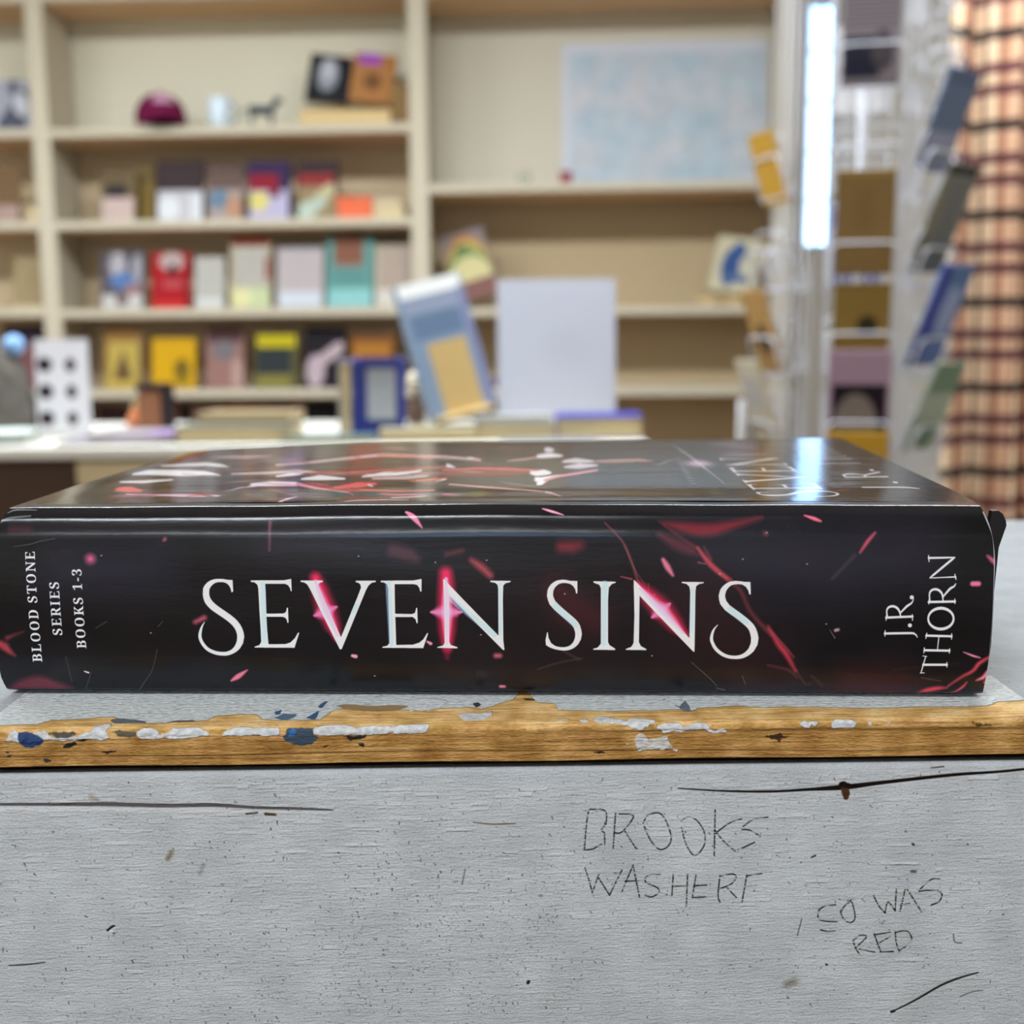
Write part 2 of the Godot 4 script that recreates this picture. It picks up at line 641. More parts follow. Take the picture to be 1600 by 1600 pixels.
func grainy(cv: Canvas, seed_: int, tone: Color, along: float, across: float, fine: float) -> void:
	# brushed paint over wood grain that runs along the picture
	var n1 := noise(cv.w, cv.h, 0.07, seed_, 16, 2)
	var n2 := noise(cv.w, cv.h, 0.22, seed_ + 1, 8, 3)
	var n3 := noise(cv.w, cv.h, 0.16, seed_ + 2, 1, 3)
	var n4 := noise(cv.w, cv.h, 0.006, seed_ + 3, 1, 3)
	for i in cv.w * cv.h:
		var a := (n1[i] - 128) / 255.0 * along
		var b := (n2[i] - 128) / 255.0 * across
		var d := (n3[i] - 128) / 255.0 * fine
		cv.z[i] = a + b + d
		var f := 1.0 + (n4[i] - 128) / 255.0 * 0.10 + b * 0.10 + d * 0.16 + a * 0.06
		cv.c[i * 3] = tone.r * f
		cv.c[i * 3 + 1] = tone.g * f
		cv.c[i * 3 + 2] = tone.b * f
	cv.speckle = n2

func specks(cv: Canvas, rng: RandomNumberGenerator, count: int, area: Rect2, dark: Color, long: float) -> void:
	for i in count:
		var x := area.position.x + rng.randf() * area.size.x
		var y := area.position.y - rng.randf() * area.size.y
		var t := rng.randfn(-1.1, 0.5)
		var l := rng.randf() * rng.randf() * long
		var r := 0.05 + rng.randf() * rng.randf() * 0.17
		cv.stroke([x, y, r, x + cos(t) * l, y + sin(t) * l, r * 0.6], dark, 0.4 + rng.randf() * 0.6, 0.05, -0.4)

func painted(name_: String, cv: Canvas, relief: float, rough := 0.6) -> StandardMaterial3D:
	var m := mat(name_, Color.WHITE, rough)
	m.albedo_texture = cv.texture()
	m.heightmap_enabled = true
	m.heightmap_scale = relief
	m.heightmap_texture = cv.relief()
	return m

func counter() -> void:
	var rng := RandomNumberGenerator.new()
	rng.seed = 7
	# paint that repeats, for the parts away from the book
	var tile := Canvas.new(1024, 1024, 8.533, 0, 120, PAINT, true)
	grainy(tile, 31, PAINT, 0.7, 0.5, 0.5)
	specks(tile, rng, 420, Rect2(0, 120, 120, 120), Color8(96, 98, 98), 1.2)
	painted("worn_paint", tile, 0.08)
	M.worn_top = M.worn_paint.duplicate()
	M.worn_top.albedo_color = Color8(222, 224, 226)

	# board under the worktop: words scratched into the paint, cracks, dirt
	var cv := Canvas.new(2048, 640, 8.533, -8, -10, PAINT, true)
	grainy(cv, 51, PAINT, 0.42, 0.52, 0.5)
	for i in 190:      # short raised brush marks, most of them near the top
		var x := -8 + rng.randf() * 240
		var y := -13 - rng.randf() * rng.randf() * 50
		var l := 1.5 + rng.randf() * 6
		var hh := 0.18 + rng.randf() * 0.3
		cv.poly([x, y + hh, x + l, y + hh + rng.randf() * 0.15, x + l, y - hh, x, y - hh], Color8(216, 218, 221), 0.35, 0.12, 0.35)
	specks(cv, rng, 1500, Rect2(-8, -12, 240, 64), Color8(84, 86, 86), 0.9)
	specks(cv, rng, 700, Rect2(72, -30, 56, 40), Color8(92, 94, 96), 0.8)
	specks(cv, rng, 260, Rect2(20, -38, 60, 34), Color8(100, 100, 96), 0.9)
	for i in 60:
		var x := -8 + rng.randf() * 240
		var y := -14 - rng.randf() * 60
		cv.stroke([x, y, 0.04, x + 2 + rng.randf() * 5, y + rng.randfn(0, 0.2), 0.05], Color8(110, 110, 108), 0.5, 0.05, -0.3)
	board_marks(cv, Color8(40, 36, 34), Color8(80, 50, 30))
	carved_words(cv, Color8(38, 33, 30))
	painted("scratched_paint", cv, 0.085)

	# edge of the worktop: bare wood where the paint has gone
	var wood := Color8(234, 190, 124)
	var ec := Canvas.new(2048, 352, 8.533, -5, 32, wood, true)
	var g1 := noise(2048, 352, 0.10, 81, 16, 3)
	var g2 := noise(2048, 352, 0.25, 82, 4, 3)
	var g3 := noise(2048, 352, 0.012, 83, 1, 2)
	for i in 2048 * 352:
		var a := (g1[i] - 128) / 255.0
		var b := (g2[i] - 128) / 255.0
		var w := 32.0 - (i / 2048) / 8.533          # front face darker than the top, its shade put into the wood colour
		var f := (1.0 + a * 0.30 + b * 0.22 + (g3[i] - 128) / 255.0 * 0.30) * lerpf(0.80, 1.0, smoothstep(-2.5, 0.5, w + a * 1.5))
		ec.c[i * 3] = clampf(wood.r * f, 0, 1)
		ec.c[i * 3 + 1] = clampf(wood.g * (f + (g3[i] - 128) / 255.0 * 0.08) * lerpf(0.93, 1.0, smoothstep(-2.5, 0.5, w)), 0, 1)
		ec.c[i * 3 + 2] = clampf(wood.b * (f * f), 0, 1)
		ec.z[i] = a * 0.5 + b * 0.5 - 0.25
	for i in 900:      # pores
		var x := -5 + rng.randf() * 240
		var y := -8.7 + rng.randf() * 16
		ec.stroke([x, y, 0.03, x + 0.3 + rng.randf() * 1.6, y + rng.randfn(0, 0.06), 0.05], Color8(112, 76, 40) if rng.randf() < 0.7 else Color8(236, 200, 140), 0.2 + rng.randf() * 0.5, 0.05, -0.2)
	for i in 110:       # dark lines of the grain
		var x := -5 + rng.randf() * 240
		var y := -8.5 + rng.randf() * 17
		var l := 3 + rng.randf() * 22
		ec.stroke([x, y, 0.03, x + l / 2, y + rng.randfn(0, 0.12), 0.07, x + l, y + rng.randfn(0, 0.2), 0.03], Color8(104, 68, 34), 0.25 + rng.randf() * 0.5, 0.06, -0.2)
	ec.stroke([-5, -6.3, 0.07, 40, -6.5, 0.12, 90, -6.2, 0.1, 140, -6.6, 0.1, 190, -7.4, 0.08, 236, -7.6, 0.06], Color8(84, 54, 28), 0.6, 0.1, -0.4)
	ec.stroke([120, -1.5, 0.1, 150, -1.8, 0.25, 190, -2.0, 0.3, 236, -2.2, 0.35], Color8(112, 78, 42), 0.7, 0.25, -0.3)
	# the old paint on the top, its border eaten by small bites
	var border := edge_paint()
	var eaten := []
	for i in range(0, border.size() - 2, 2):
		for s in 6:
			var t := s / 6.0
			eaten.append(lerpf(border[i], border[i + 2], t) + rng.randfn(0, 0.1))
			eaten.append(lerpf(border[i + 1], border[i + 3], t) + rng.randfn(0, 0.13) + 0.1)
	var back := eaten.duplicate()
	back.append_array([236, 40, -7, 40])
	var dark_rim := back.duplicate()
	for i in range(1, eaten.size(), 2): dark_rim[i] -= 0.55
	ec.poly(dark_rim, Color8(104, 100, 88), 0.75, 0.35, 0.1)  # soft dark rim just below the border of the paint
	ec.poly(back, Color8(222, 227, 228), 1.0, 0.08, 0.5)
	ec.ragged = 0.16
	ec.dice.seed = 3
	edge_flakes(ec, Color8(228, 230, 232))
	ec.ragged = 0.0
	var n3 := noise(2048, 352, 0.1, 91, 2, 3)
	for i in 2048 * 352:
		if ec.c[i * 3 + 2] > 0.6:
			var f := 0.95 + (n3[i] - 128) / 255.0 * 0.24
			for q in 3: ec.c[i * 3 + q] *= f
			ec.z[i] += (n3[i] - 128) / 255.0 * 0.5
	for i in 700:
		var x := -5 + rng.randf() * 240
		var y := 1.5 + rng.randf() * 26
		var px := (int((32 - y) * 8.533) * 2048 + clampi(int((x + 5) * 8.533), 0, 2047)) * 3
		if px >= 0 and px < ec.c.size() and ec.c[px + 2] > 0.6:
			var l := 0.3 + rng.randf() * rng.randf() * 2.6
			ec.stroke([x, y, 0.05, x + l, y + l * 0.9 * rng.randf(), 0.06 + rng.randf() * 0.1], Color8(70, 92, 124) if rng.randf() < 0.5 and x < 90 else Color8(104, 110, 114), 0.7, 0.05, -0.35)
	painted("peeling_edge", ec, 0.14, 0.6)

	var c := thing("counter", "old painted counter with a peeling wooden front edge and scratched board front", "counter", EDGE_AT, Basis(Vector3.UP, EDGE_TURN))
	# worktop: unrolled front to top, w < 0 on the front face
	var prof := [[-0.0089, 0.0, -0.0086], [-0.0086, 0.0, -0.0084], [-0.0014, 0.0, -0.0018], [-0.0010, -0.00008, -0.0009], [-0.0003, -0.0006, -0.0002], [0.0006, -0.0014, 0.0], [0.0014, -0.0022, 0.00005], [0.032, -0.0325, 0.0]]
	var s := Shape.new()
	s.grid(60, prof.size() - 1, func(i, j):
		var x: float = -0.005 + 0.24 * i / 60.0
		return Vector3(x, prof[j][2] + (0.00012 * sin(x * 90.0) if j < 2 else 0.0), prof[j][1]),
		func(i, j): return Vector2(i / 60.0, (0.032 - prof[j][0]) / 0.04125))
	var top := s.done()
	var s2 := Shape.new()
	for r in [[-0.75, -0.005], [0.235, 0.98]]:
		s2.grid(8, prof.size() - 1, func(i, j): return Vector3(lerpf(r[0], r[1], i / 8.0), prof[j][2], prof[j][1]), func(i, j): return Vector2(lerpf(r[0], r[1], i / 8.0), prof[j][0]) / 0.12)
	s2.grid(24, 8, func(i, j): return Vector3(lerpf(-0.75, 0.98, i / 24.0), 0, lerpf(-0.0325, -0.27, j / 8.0)), func(i, j): return Vector2(lerpf(-0.75, 0.98, i / 24.0), -lerpf(-0.0325, -0.27, j / 8.0)) / 0.12)
	s2.box(Vector3(0.115, -0.0055, -0.137), Vector3(1.73, 0.0066, 0.266))
	top = s2.done(top)
	top.surface_set_material(0, M.peeling_edge)
	top.surface_set_material(1, M.worn_top)
	var wt := part("worktop", top, null, c, "worktop with chipped paint and a bare wooden edge")
	wt.material_override = null
	# front boards
	var hb := Shape.new()
	var bp := [[-0.022, -0.0045], [-0.0107, -0.0042], [-0.0105, -0.0010], [-0.0108, -0.0003], [-0.0116, 0.0], [-0.085, 0.0]]
	hb.grid(40, 5, func(i, j): return Vector3(-0.008 + 0.24 * i / 40.0, bp[j][0], bp[j][1]), func(i, j): return Vector2(i / 40.0, (-0.010 - bp[j][0]) / 0.075), true)
	var bm := hb.done()
	var hr := Shape.new()
	for r in [[-0.75, -0.008], [0.232, 0.98]]:
		hr.grid(2, 5, func(i, j): return Vector3(lerpf(r[0], r[1], i / 2.0), bp[j][0], bp[j][1]), func(i, j): return Vector2(lerpf(r[0], r[1], i / 2.0), bp[j][0]) / 0.12, true)
	hr.grid(4, 1, func(i, j): return Vector3(lerpf(-0.75, 0.98, i / 4.0), lerpf(-0.085, -0.155, j), 0), func(i, j): return Vector2(lerpf(-0.75, 0.98, i / 4.0), lerpf(-0.085, -0.155, j)) / 0.12, true)
	hr.box(Vector3(0.115, -0.0875, -0.010), Vector3(1.73, 0.135, 0.0176))
	bm = hr.done(bm)
	bm.surface_set_material(0, M.scratched_paint)
	bm.surface_set_material(1, M.worn_paint)
	var fb := part("front_board", bm, null, c, "grey painted board with words scratched into it")
	fb.material_override = null
	var y := -0.158
	while y > -0.85:
		part("front_board", Shape.new().box(Vector3(0.115, y - 0.072, -0.0095), Vector3(1.73, 0.144, 0.019), 0.002).done(), M.worn_paint, c)
		y -= 0.147
	part("carcass", Shape.new().box(Vector3(0.115, -0.47, -0.15), Vector3(1.72, 0.86, 0.22)).done(), mat("counter_inside", Color8(70, 60, 50), 0.8), c)


# ------------------------------------------------------------------ the book in front
func lid(u: float, s: float) -> float:
	# height of the front cover over the table: the free corner at the left sags, the right one lifts
	var back := 0.0
	if u < 0.008: back = lerpf(0.0424, 0.0443, clampf((u + 0.004) / 0.012, 0, 1))
	elif u < 0.071: back = lerpf(0.0443, 0.0461, (u - 0.008) / 0.063)
	else: back = lerpf(0.0461, 0.0470, (u - 0.071) / 0.158)
	return lerpf(0.0452, back, clampf(s / 0.157, 0, 1.05))

func hero_book() -> void:
	var sp := Canvas.new(2048, 440, 8.533, -2, 50.5, Color8(6, 7, 13))
	var n1 := noise(2048, 440, 0.006, 11, 1, 4)
	var n2 := noise(2048, 440, 0.02, 12, 3, 3)
	for i in 2048 * 440:
		var a := (n1[i] - 128) / 255.0
		var b := (n2[i] - 128) / 255.0
		sp.c[i * 3] += a * 0.04 + b * 0.015
		sp.c[i * 3 + 1] += a * 0.015 + b * 0.015
		sp.c[i * 3 + 2] += a * 0.022 + b * 0.018
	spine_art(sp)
	spine_glow(sp)
	var serif := SystemFont.new()
	serif.font_names = PackedStringArray(["Droid Serif"])
	serif.font_weight = 700
	var pale := Color8(208, 212, 222)
	sp.text("BLOOD STONE", serif, Vector2(10.4, 9.3), PI / 2, 2.35, 0.32, pale)
	sp.text("SERIES", serif, Vector2(15.9, 16.0), PI / 2, 2.35, 0.32, pale)
	sp.text("BOOKS 1-3", serif, Vector2(21.5, 12.7), PI / 2, 2.35, 0.32, pale)
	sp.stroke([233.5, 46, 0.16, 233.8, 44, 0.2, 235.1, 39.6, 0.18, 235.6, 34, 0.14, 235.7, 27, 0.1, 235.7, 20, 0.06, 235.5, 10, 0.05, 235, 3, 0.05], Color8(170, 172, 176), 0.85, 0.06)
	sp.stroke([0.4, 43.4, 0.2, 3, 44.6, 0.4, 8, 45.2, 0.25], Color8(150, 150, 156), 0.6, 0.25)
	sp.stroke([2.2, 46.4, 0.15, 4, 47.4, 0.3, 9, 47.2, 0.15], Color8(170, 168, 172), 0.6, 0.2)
	spine_author(sp, Color8(206, 210, 220))
	spine_title(sp, Color8(205, 210, 222))
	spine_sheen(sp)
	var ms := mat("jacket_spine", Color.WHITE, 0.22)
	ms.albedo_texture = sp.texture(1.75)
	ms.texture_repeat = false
	var grit := Canvas.new(512, 512, 1, 0, 0, Color.BLACK, true)
	var gn := noise(512, 512, 0.09, 21, 1, 4)
	var gl := noise(512, 512, 0.02, 22, 4, 2)
	for i in 512 * 512: grit.z[i] = (gn[i] - 128) / 160.0 + (gl[i] - 128) / 90.0
	var gt := grit.relief()
	for m in [ms]:
		m.heightmap_enabled = true
		m.heightmap_scale = 0.002
		m.heightmap_texture = gt
	# on the cover the second unit runs away from the spine, at half the pixels
	var ca := CoverCanvas.new(2048, 700, 8.533, -2, 0, Color8(34, 30, 33))
	var c1 := noise(2048, 700, 0.008, 41, 1, 4)
	for i in 2048 * 700:
		var a := (c1[i] - 128) / 255.0
		ca.c[i * 3] += a * 0.06
		ca.c[i * 3 + 1] += a * 0.03
		ca.c[i * 3 + 2] += a * 0.035
	cover_art(ca)
	for n in 5:
		for gdef in title_glyph(n):
			var q := []
			var st: int = 3 if gdef[0] == "s" else 2
			for i in range(1, gdef.size(), st):
				q.append(203.0 - gdef[i + 1] * 18.2)
				q.append(17.6 + gdef[i] * 18.2)
				if st == 3: q.append(gdef[i + 2] * 18.2)
			if st == 3: ca.stroke(q, Color8(196, 190, 194), 1.0, 0.15)
			else: ca.poly(q, Color8(196, 190, 194))
	ca.stroke([174, 140, 0.15, 176.5, 104, 0.45, 179.1, 44, 0.15], Color8(190, 176, 184), 0.9, 0.2)
	ca.glow([176.8, 92, 1, 177, 88, 7, 177.2, 84, 1], Color8(210, 180, 200), 0.9)
	for i in 12: ca.stroke([170.2 + 0.35 * i * 0.3, 44 + i * 5.2, 0.5, 171.4 + 0.1 * i, 45 + i * 5.2, 0.5], Color8(150, 146, 150), 0.8, 0.2)
	# initials and name of the author, reading away from the spine
	var silver := Color8(200, 198, 204)
	ca.stroke([214, 36.4, 0.6, 223, 36.2, 0.75, 226, 35.4, 0.65, 227.4, 33.2, 0.4], silver, 1.0, 0.15)
	ca.stroke([224.6, 45, 0.9, 224.7, 45.4, 0.9], silver, 1.0, 0.15)
	ca.stroke([214, 56, 0.6, 225.4, 56.4, 0.65], silver, 1.0, 0.15)
	ca.stroke([214.2, 56, 0.4, 214.4, 60.5, 0.5, 217, 62.6, 0.65, 219.6, 60.5, 0.45, 219.8, 57, 0.4], silver, 1.0, 0.15)
	ca.stroke([219.8, 59.5, 0.5, 225.6, 66, 0.6], silver, 1.0, 0.15)
	ca.stroke([224.6, 70, 0.9, 224.7, 70.4, 0.9], silver, 1.0, 0.15)
	for b in [[86, 0.5], [97, 0.6], [104, 0.6], [113, 0.6], [121, 0.6], [132, 0.6], [139, 0.6]]:
		ca.stroke([214, b[0], b[1], 225, b[0] + 0.3, b[1]], Color8(176, 172, 178), 0.9, 0.2)
	for i in 9: ca.stroke([206 + 0.2 * (i % 3), 30 + i * 6.5, 0.5, 208.4, 31 + i * 6.5, 0.45], Color8(150, 140, 142) if i % 3 else Color8(170, 90, 84), 0.8, 0.2)
	for q in [[186, 108, 190, 200], [184, 117, 196, 150], [190, 128, 186, 190], [186, 136, 192, 190], [188, 144, 202, 160]]:
		ca.stroke([q[0], q[1], 0.3, (q[0] + 203) / 2.0, q[1] + 2.0, 0.9, 203, q[1] + 0.6, 0.3], Color8(q[2], q[3] - 20, q[3]), 0.8, 0.3)
	# petals and smoke of the picture on the cover
	var rng := RandomNumberGenerator.new()
	rng.seed = 19
	for i in 150:
		var u := 14 + rng.randf() * 105
		var t := 8 + rng.randf() * 140
		var l := 4 + rng.randf() * 16
		var tone: Color = [Color8(150, 52, 58), Color8(206, 110, 116), Color8(90, 40, 46), Color8(214, 196, 204), Color8(120, 84, 90), Color8(190, 70, 66)][rng.randi() % 6]
		var sk := rng.randfn(0, 9)
		ca.stroke([u, t, 0.1, u + l * 0.4, t + sk * 0.5, 0.3 + rng.randf() * 1.1, u + l, t + sk, 0.08], tone, 0.2 + rng.randf() * 0.45, 0.3)
	var mc := mat("jacket_cover", Color.WHITE, 0.10)
	mc.albedo_texture = ca.texture(1.15)
	mc.texture_repeat = false
	mc.metallic_specular = 0.43
	mc.heightmap_enabled = true
	mc.heightmap_scale = 0.0035
	mc.heightmap_texture = gt
	mat("case_black", Color8(24, 24, 28), 0.3)
	mat("book_paper", Color8(206, 188, 146), 0.8)

	var o := thing("hardback_book", "thick hardback in a glossy black and red dust jacket lying on the counter edge", "book", BOOK_AT, Basis(Vector3.UP, -BOOK_TURN))
	# profile of the jacket from the bottom joint over the spine to the hinge: depth behind the spine, height
	var pr := [Vector2(0.006, 0.0006), Vector2(0.0022, 0.0008), Vector2(0.0008, 0.0013), Vector2(0.0002, 0.0026), Vector2(-0.0003, 0.010), Vector2(-0.0006, 0.020), Vector2(-0.0005, 0.030), Vector2(-0.0001, 0.0374), Vector2(0.0000, 0.0388),
		Vector2(0.00022, 0.0398), Vector2(0.0006, 0.0409), Vector2(0.00102, 0.0419), Vector2(0.0014, 0.0427), Vector2(0.0019, 0.0434), Vector2(0.0028, 0.0441), Vector2(0.0042, 0.04505), Vector2(0.0047, 0.0453), Vector2(0.0058, 0.0454), Vector2(0.0098, 0.0454)]
	var pts: Array[Vector2] = []
	for i in pr.size() - 1:
		for q in 3: pts.append(pr[i].cubic_interpolate(pr[i + 1], pr[maxi(i - 1, 0)], pr[mini(i + 2, pr.size() - 1)], q / 3.0))
	pts.append(pr[pr.size() - 1])
	var run: Array[float] = []
	var total := 0.0
	var zero := 0.0
	for i in pts.size():
		if i > 0: total += pts[i].distance_to(pts[i - 1])
		run.append(total)
		if pts[i].y < 0.0026: zero = total - 0.0026
	var nu := 120
	var jl := func(v: float) -> float: return -0.0012 + 0.0032 * clampf((v - 0.036) / 0.009, 0, 1) + 0.0020 * pow(clampf((0.006 - v) / 0.006, 0, 1), 1.5)
	var jr := func(v: float) -> float: return 0.2358 - 0.0024 * pow(clampf((v - 0.032) / 0.013, 0, 1), 1.6) - 0.0012 * clampf((0.012 - v) / 0.012, 0, 1)
	var js := Shape.new()
	js.grid(nu, pts.size() - 1, func(i, j):
		var p: Vector2 = pts[j]
		var u: float = lerpf(jl.call(p.y), jr.call(p.y), i / float(nu))
		var wob := 0.00012 * sin(u * 61.0 + p.y * 300.0) + 0.00008 * sin(u * 173.0)
		var up := clampf((p.y - 0.03) / 0.012, 0, 1)
		var rise := (lid(u, 0.0) - 0.0452) * up + 0.0007 * up * sin(clampf(u / 0.235, 0, 1) * PI)
		return Vector3(u, p.y + rise + wob * 0.7 * up, -p.x + wob * 0.5),
		func(i, j):
			var p: Vector2 = pts[j]
			var u: float = lerpf(jl.call(p.y), jr.call(p.y), i / float(nu))
			return Vector2((u * 1000 + 2) / 240.0, (50.5 - (run[j] - zero) * 1000.0) / 51.56))
	var jm := js.done()
	var jc := Shape.new()
	jc.grid(nu, 40, func(i, j):
		var s: float = lerpf(0.0098, 0.1572, j / 40.0)
		var u: float = lerpf(lerpf(0.002, -0.0012, clampf(s / 0.05, 0, 1)), lerpf(0.2334, 0.2352, clampf(s / 0.03, 0, 1)), i / float(nu))
		var blend := smoothstep(0.0, 1.0, (s - 0.0098) / 0.03)
		var hh := lid(u, s) + lerpf(0.0454 - 0.0452 + 0.0007 * sin(clampf(u / 0.235, 0, 1) * PI), 0.0, blend)
		return Vector3(u, hh + 0.00003 * sin(u * 43.0 + s * 30.0), -s),
		func(i, j):
			var s: float = lerpf(0.0098, 0.1572, j / 40.0)
			var u: float = lerpf(lerpf(0.002, -0.0012, clampf(s / 0.05, 0, 1)), lerpf(0.2334, 0.2352, clampf(s / 0.03, 0, 1)), i / float(nu))
			return Vector2((u * 1000 + 2) / 240.0, s * 1000.0 / 164.05))
	jm = jc.done(jm)
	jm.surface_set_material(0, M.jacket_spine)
	jm.surface_set_material(1, M.jacket_cover)
	part("dust_jacket", jm, null, o, "glossy dust jacket with silver lettering").material_override = null
	# the case under the jacket: boards follow the lid, the spine board stands out at the head
	var slab := func(u0: float, u1: float, s0: float, s1: float, drop: float, thick: float) -> ArrayMesh:
		var b := Shape.new()
		var f := func(i, j, d): return Vector3(lerpf(u0, u1, i / 16.0), lid(lerpf(u0, u1, i / 16.0), lerpf(s0, s1, j / 8.0)) - d, -lerpf(s0, s1, j / 8.0))
		var uvz := func(i, j): return Vector2.ZERO
		b.grid(16, 8, func(i, j): return f.call(i, j, drop), uvz)
		b.grid(16, 8, func(i, j): return f.call(i, j, drop + thick), uvz, true)
		b.grid(16, 1, func(i, j): return f.call(i, 0, drop + thick * (1 - j)), uvz)
		b.grid(16, 1, func(i, j): return f.call(i, 8, drop + thick * j), uvz)
		b.grid(8, 1, func(i, j): return f.call(0, 8 - i, drop + thick * (1 - j)), uvz)
		b.grid(8, 1, func(i, j): return f.call(16, i, drop + thick * (1 - j)), uvz)
		return b.done()
	part("front_board", slab.call(-0.0008, 0.2350, 0.0105, 0.1568, 0.0009, 0.0026), M.case_black, o)
	part("back_board", Shape.new().box(Vector3(0.1171, 0.0014, -0.0817), Vector3(0.2358, 0.0026, 0.1502), 0.0006).done(), M.case_black, o)
	part("page_block", Shape.new().box(Vector3(0.1168, 0.0218, -0.0785), Vector3(0.2270, 0.0380, 0.1470), 0.001).done(), M.book_paper, o)
	var hs := Shape.new()
	hs.prism(PackedVector2Array([Vector2(0.001, 0.003), Vector2(0.2350, 0.002), Vector2(0.2360, 0.010), Vector2(0.2365, 0.024), Vector2(0.2371, 0.036), Vector2(0.2379, 0.0392), Vector2(0.2386, 0.0412), Vector2(0.2384, 0.0424), Vector2(0.2376, 0.0440), Vector2(0.2366, 0.0447), Vector2(0.2352, 0.0446), Vector2(0.2346, 0.0404), Vector2(0.001, 0.0404)]), 0.0022, Transform3D(Basis(), Vector3(0, 0, -0.0038)))
	part("case_spine", hs.done(), M.case_black, o, "black head of the case showing past the jacket")

class CoverCanvas extends Canvas:
	# the second unit is the distance from the spine, at half the pixels
	func pixels(flat: Array, step: int) -> PackedVector2Array:
		var pts := PackedVector2Array()
		for i in range(0, flat.size(), step):
			pts.append(Vector2((flat[i] - u0) * k, flat[i + 1] * 4.267))
		return pts
	func spline(flat: Array) -> PackedVector3Array:
		var f := []
		for i in range(0, flat.size(), 3):
			f.append(flat[i]); f.append(-flat[i + 1] * 0.5); f.append(flat[i + 2] * 0.75)
		return super.spline(f)


# ------------------------------------------------------------------ shelves
func bookcase() -> void:
	mat("shelf_paint", Color8(196, 187, 166), 0.6)
	mat("shelf_under", Color8(214, 180, 142), 0.75)
	mat("back_panel", Color8(216, 211, 190), 0.75)
	mat("back_panel_grey", Color8(206, 199, 182), 0.75)
	mat("back_panel_shade_right", Color8(180, 160, 128), 0.75)  # darker copy for the right bay's lower rows, shade put into the colour
	mat("back_panel_shade", Color8(196, 176, 144), 0.75)  # lower rows of the other bays, shade between the shelves painted in
	var o := thing("bookcase", "cream wooden wall of open bookshelves with three bays", "bookcase", SHELF_AT, Basis(Vector3.UP, -SHELF_TURN))
	for x in [-1.752, -0.332, 1.002]:
		part("upright", Shape.new().box(Vector3(x, 1.2, -0.012), Vector3(0.068, 2.4, 0.024), 0.004).box(Vector3(x, 1.2, -0.165), Vector3(0.024, 2.4, 0.29)).done(), M.shelf_paint, o)
	part("upright", Shape.new().box(Vector3(-2.9, 1.2, -0.16), Vector3(0.06, 2.4, 0.31), 0.004).done(), M.shelf_paint, o)
	var bays := [[-2.87, -1.765, [0.12, 0.43, 0.748, 1.06, 1.386, 1.724, 2.205]], [-1.738, -0.345, [0.12, 0.43, 0.748, 1.055, 1.384, 1.721, 2.205]], [-0.319, 0.989, [0.12, 0.43, 0.748, 1.048, 1.498, 2.195]]]
	for b in bays:
		for y in b[2]:
			var sm := Shape.new().box(Vector3((b[0] + b[1]) / 2, y - 0.016, -0.152), Vector3(b[1] - b[0], 0.032, 0.296), 0.003).done()
			sm = Shape.new().box(Vector3((b[0] + b[1]) / 2, y - 0.034, -0.158), Vector3(b[1] - b[0], 0.004, 0.284)).done(sm)
			sm.surface_set_material(0, M.shelf_paint)
			sm.surface_set_material(1, M.shelf_under)
			part("shelf", sm, null, o)
		var split: float = 1.70 if b[0] < -0.4 else 1.47
		part("back_panel", box(Vector3((b[0] + b[1]) / 2, split + 0.47, -0.307), Vector3(b[1] - b[0], 0.94, 0.012)), M.back_panel if b[0] < -0.4 else M.back_panel_grey, o)
		part("back_panel", box(Vector3((b[0] + b[1]) / 2, split / 2, -0.307), Vector3(b[1] - b[0], split, 0.012)), M.back_panel_shade if b[0] < -0.4 else M.back_panel_shade_right, o)  # lower rows take the copies with shade in their colour
	part("fascia", box(Vector3(-0.95, 2.32, -0.012), Vector3(3.95, 0.16, 0.024), 0.003), M.shelf_paint, o)


# ------------------------------------------------------------------ books
func cell(base: Color, marks: Array) -> Rect2:
	# paints the next cover of the sheet of covers and gives its place on it
	var cx := (cells % 8) * 128
	var cy := (cells / 8) * 128
	cells += 1
	atlas.raw(PackedVector2Array([Vector2(cx, cy), Vector2(cx + 128, cy), Vector2(cx + 128, cy + 128), Vector2(cx, cy + 128)]), base, 1.0, 0.0, 0.0)
	for m in marks:
		var col: Color = m[5]
		var x0: float = cx + clampf(m[1], 0.04, 0.96) * 128
		var y0: float = cy + clampf(m[2], 0.0, 1.0) * 128
		var x1: float = cx + clampf(m[3], 0.04, 0.96) * 128
		var y1: float = cy + clampf(m[4], 0.0, 1.0) * 128
		if m[0] == "r": atlas.raw(PackedVector2Array([Vector2(x0, y0), Vector2(x1, y0), Vector2(x1, y1), Vector2(x0, y1)]), col, 1.0, 1.0, 0.0)
		elif m[0] == "e":
			var pts := PackedVector2Array()
			for i in 20: pts.append(Vector2((x0 + x1) / 2 + (x1 - x0) / 2 * cos(TAU * i / 20), (y0 + y1) / 2 + (y1 - y0) / 2 * sin(TAU * i / 20)))
			atlas.raw(pts, col, 1.0, 1.5, 0.0)
		elif m[0] == "t": atlas.raw(PackedVector2Array([Vector2(x0, y1), Vector2((x0 + x1) / 2, y0), Vector2(x1, y1)]), col, 1.0, 1.0, 0.0)
		elif m[0] == "l":      # lines of print
			var y := y0
			while y < y1:
				atlas.raw(PackedVector2Array([Vector2(x0, y), Vector2(x1, y), Vector2(x1, y + 2), Vector2(x0, y + 2)]), col, 0.7, 0.0, 0.0)
				y += 6
		elif m[0] == "d":      # a slanted band
			var q := 0.16 * 128
			atlas.raw(PackedVector2Array([Vector2(x0, y1 - q), Vector2(x1 - q, y0), Vector2(x1, y0), Vector2(x1, y0 + q), Vector2(x0 + q, y1), Vector2(x0, y1)]), col, 1.0, 1.0, 0.0)
	return Rect2((cx + 1) / 1024.0, (cy + 1) / 1280.0, 126 / 1024.0, 126 / 1280.0)

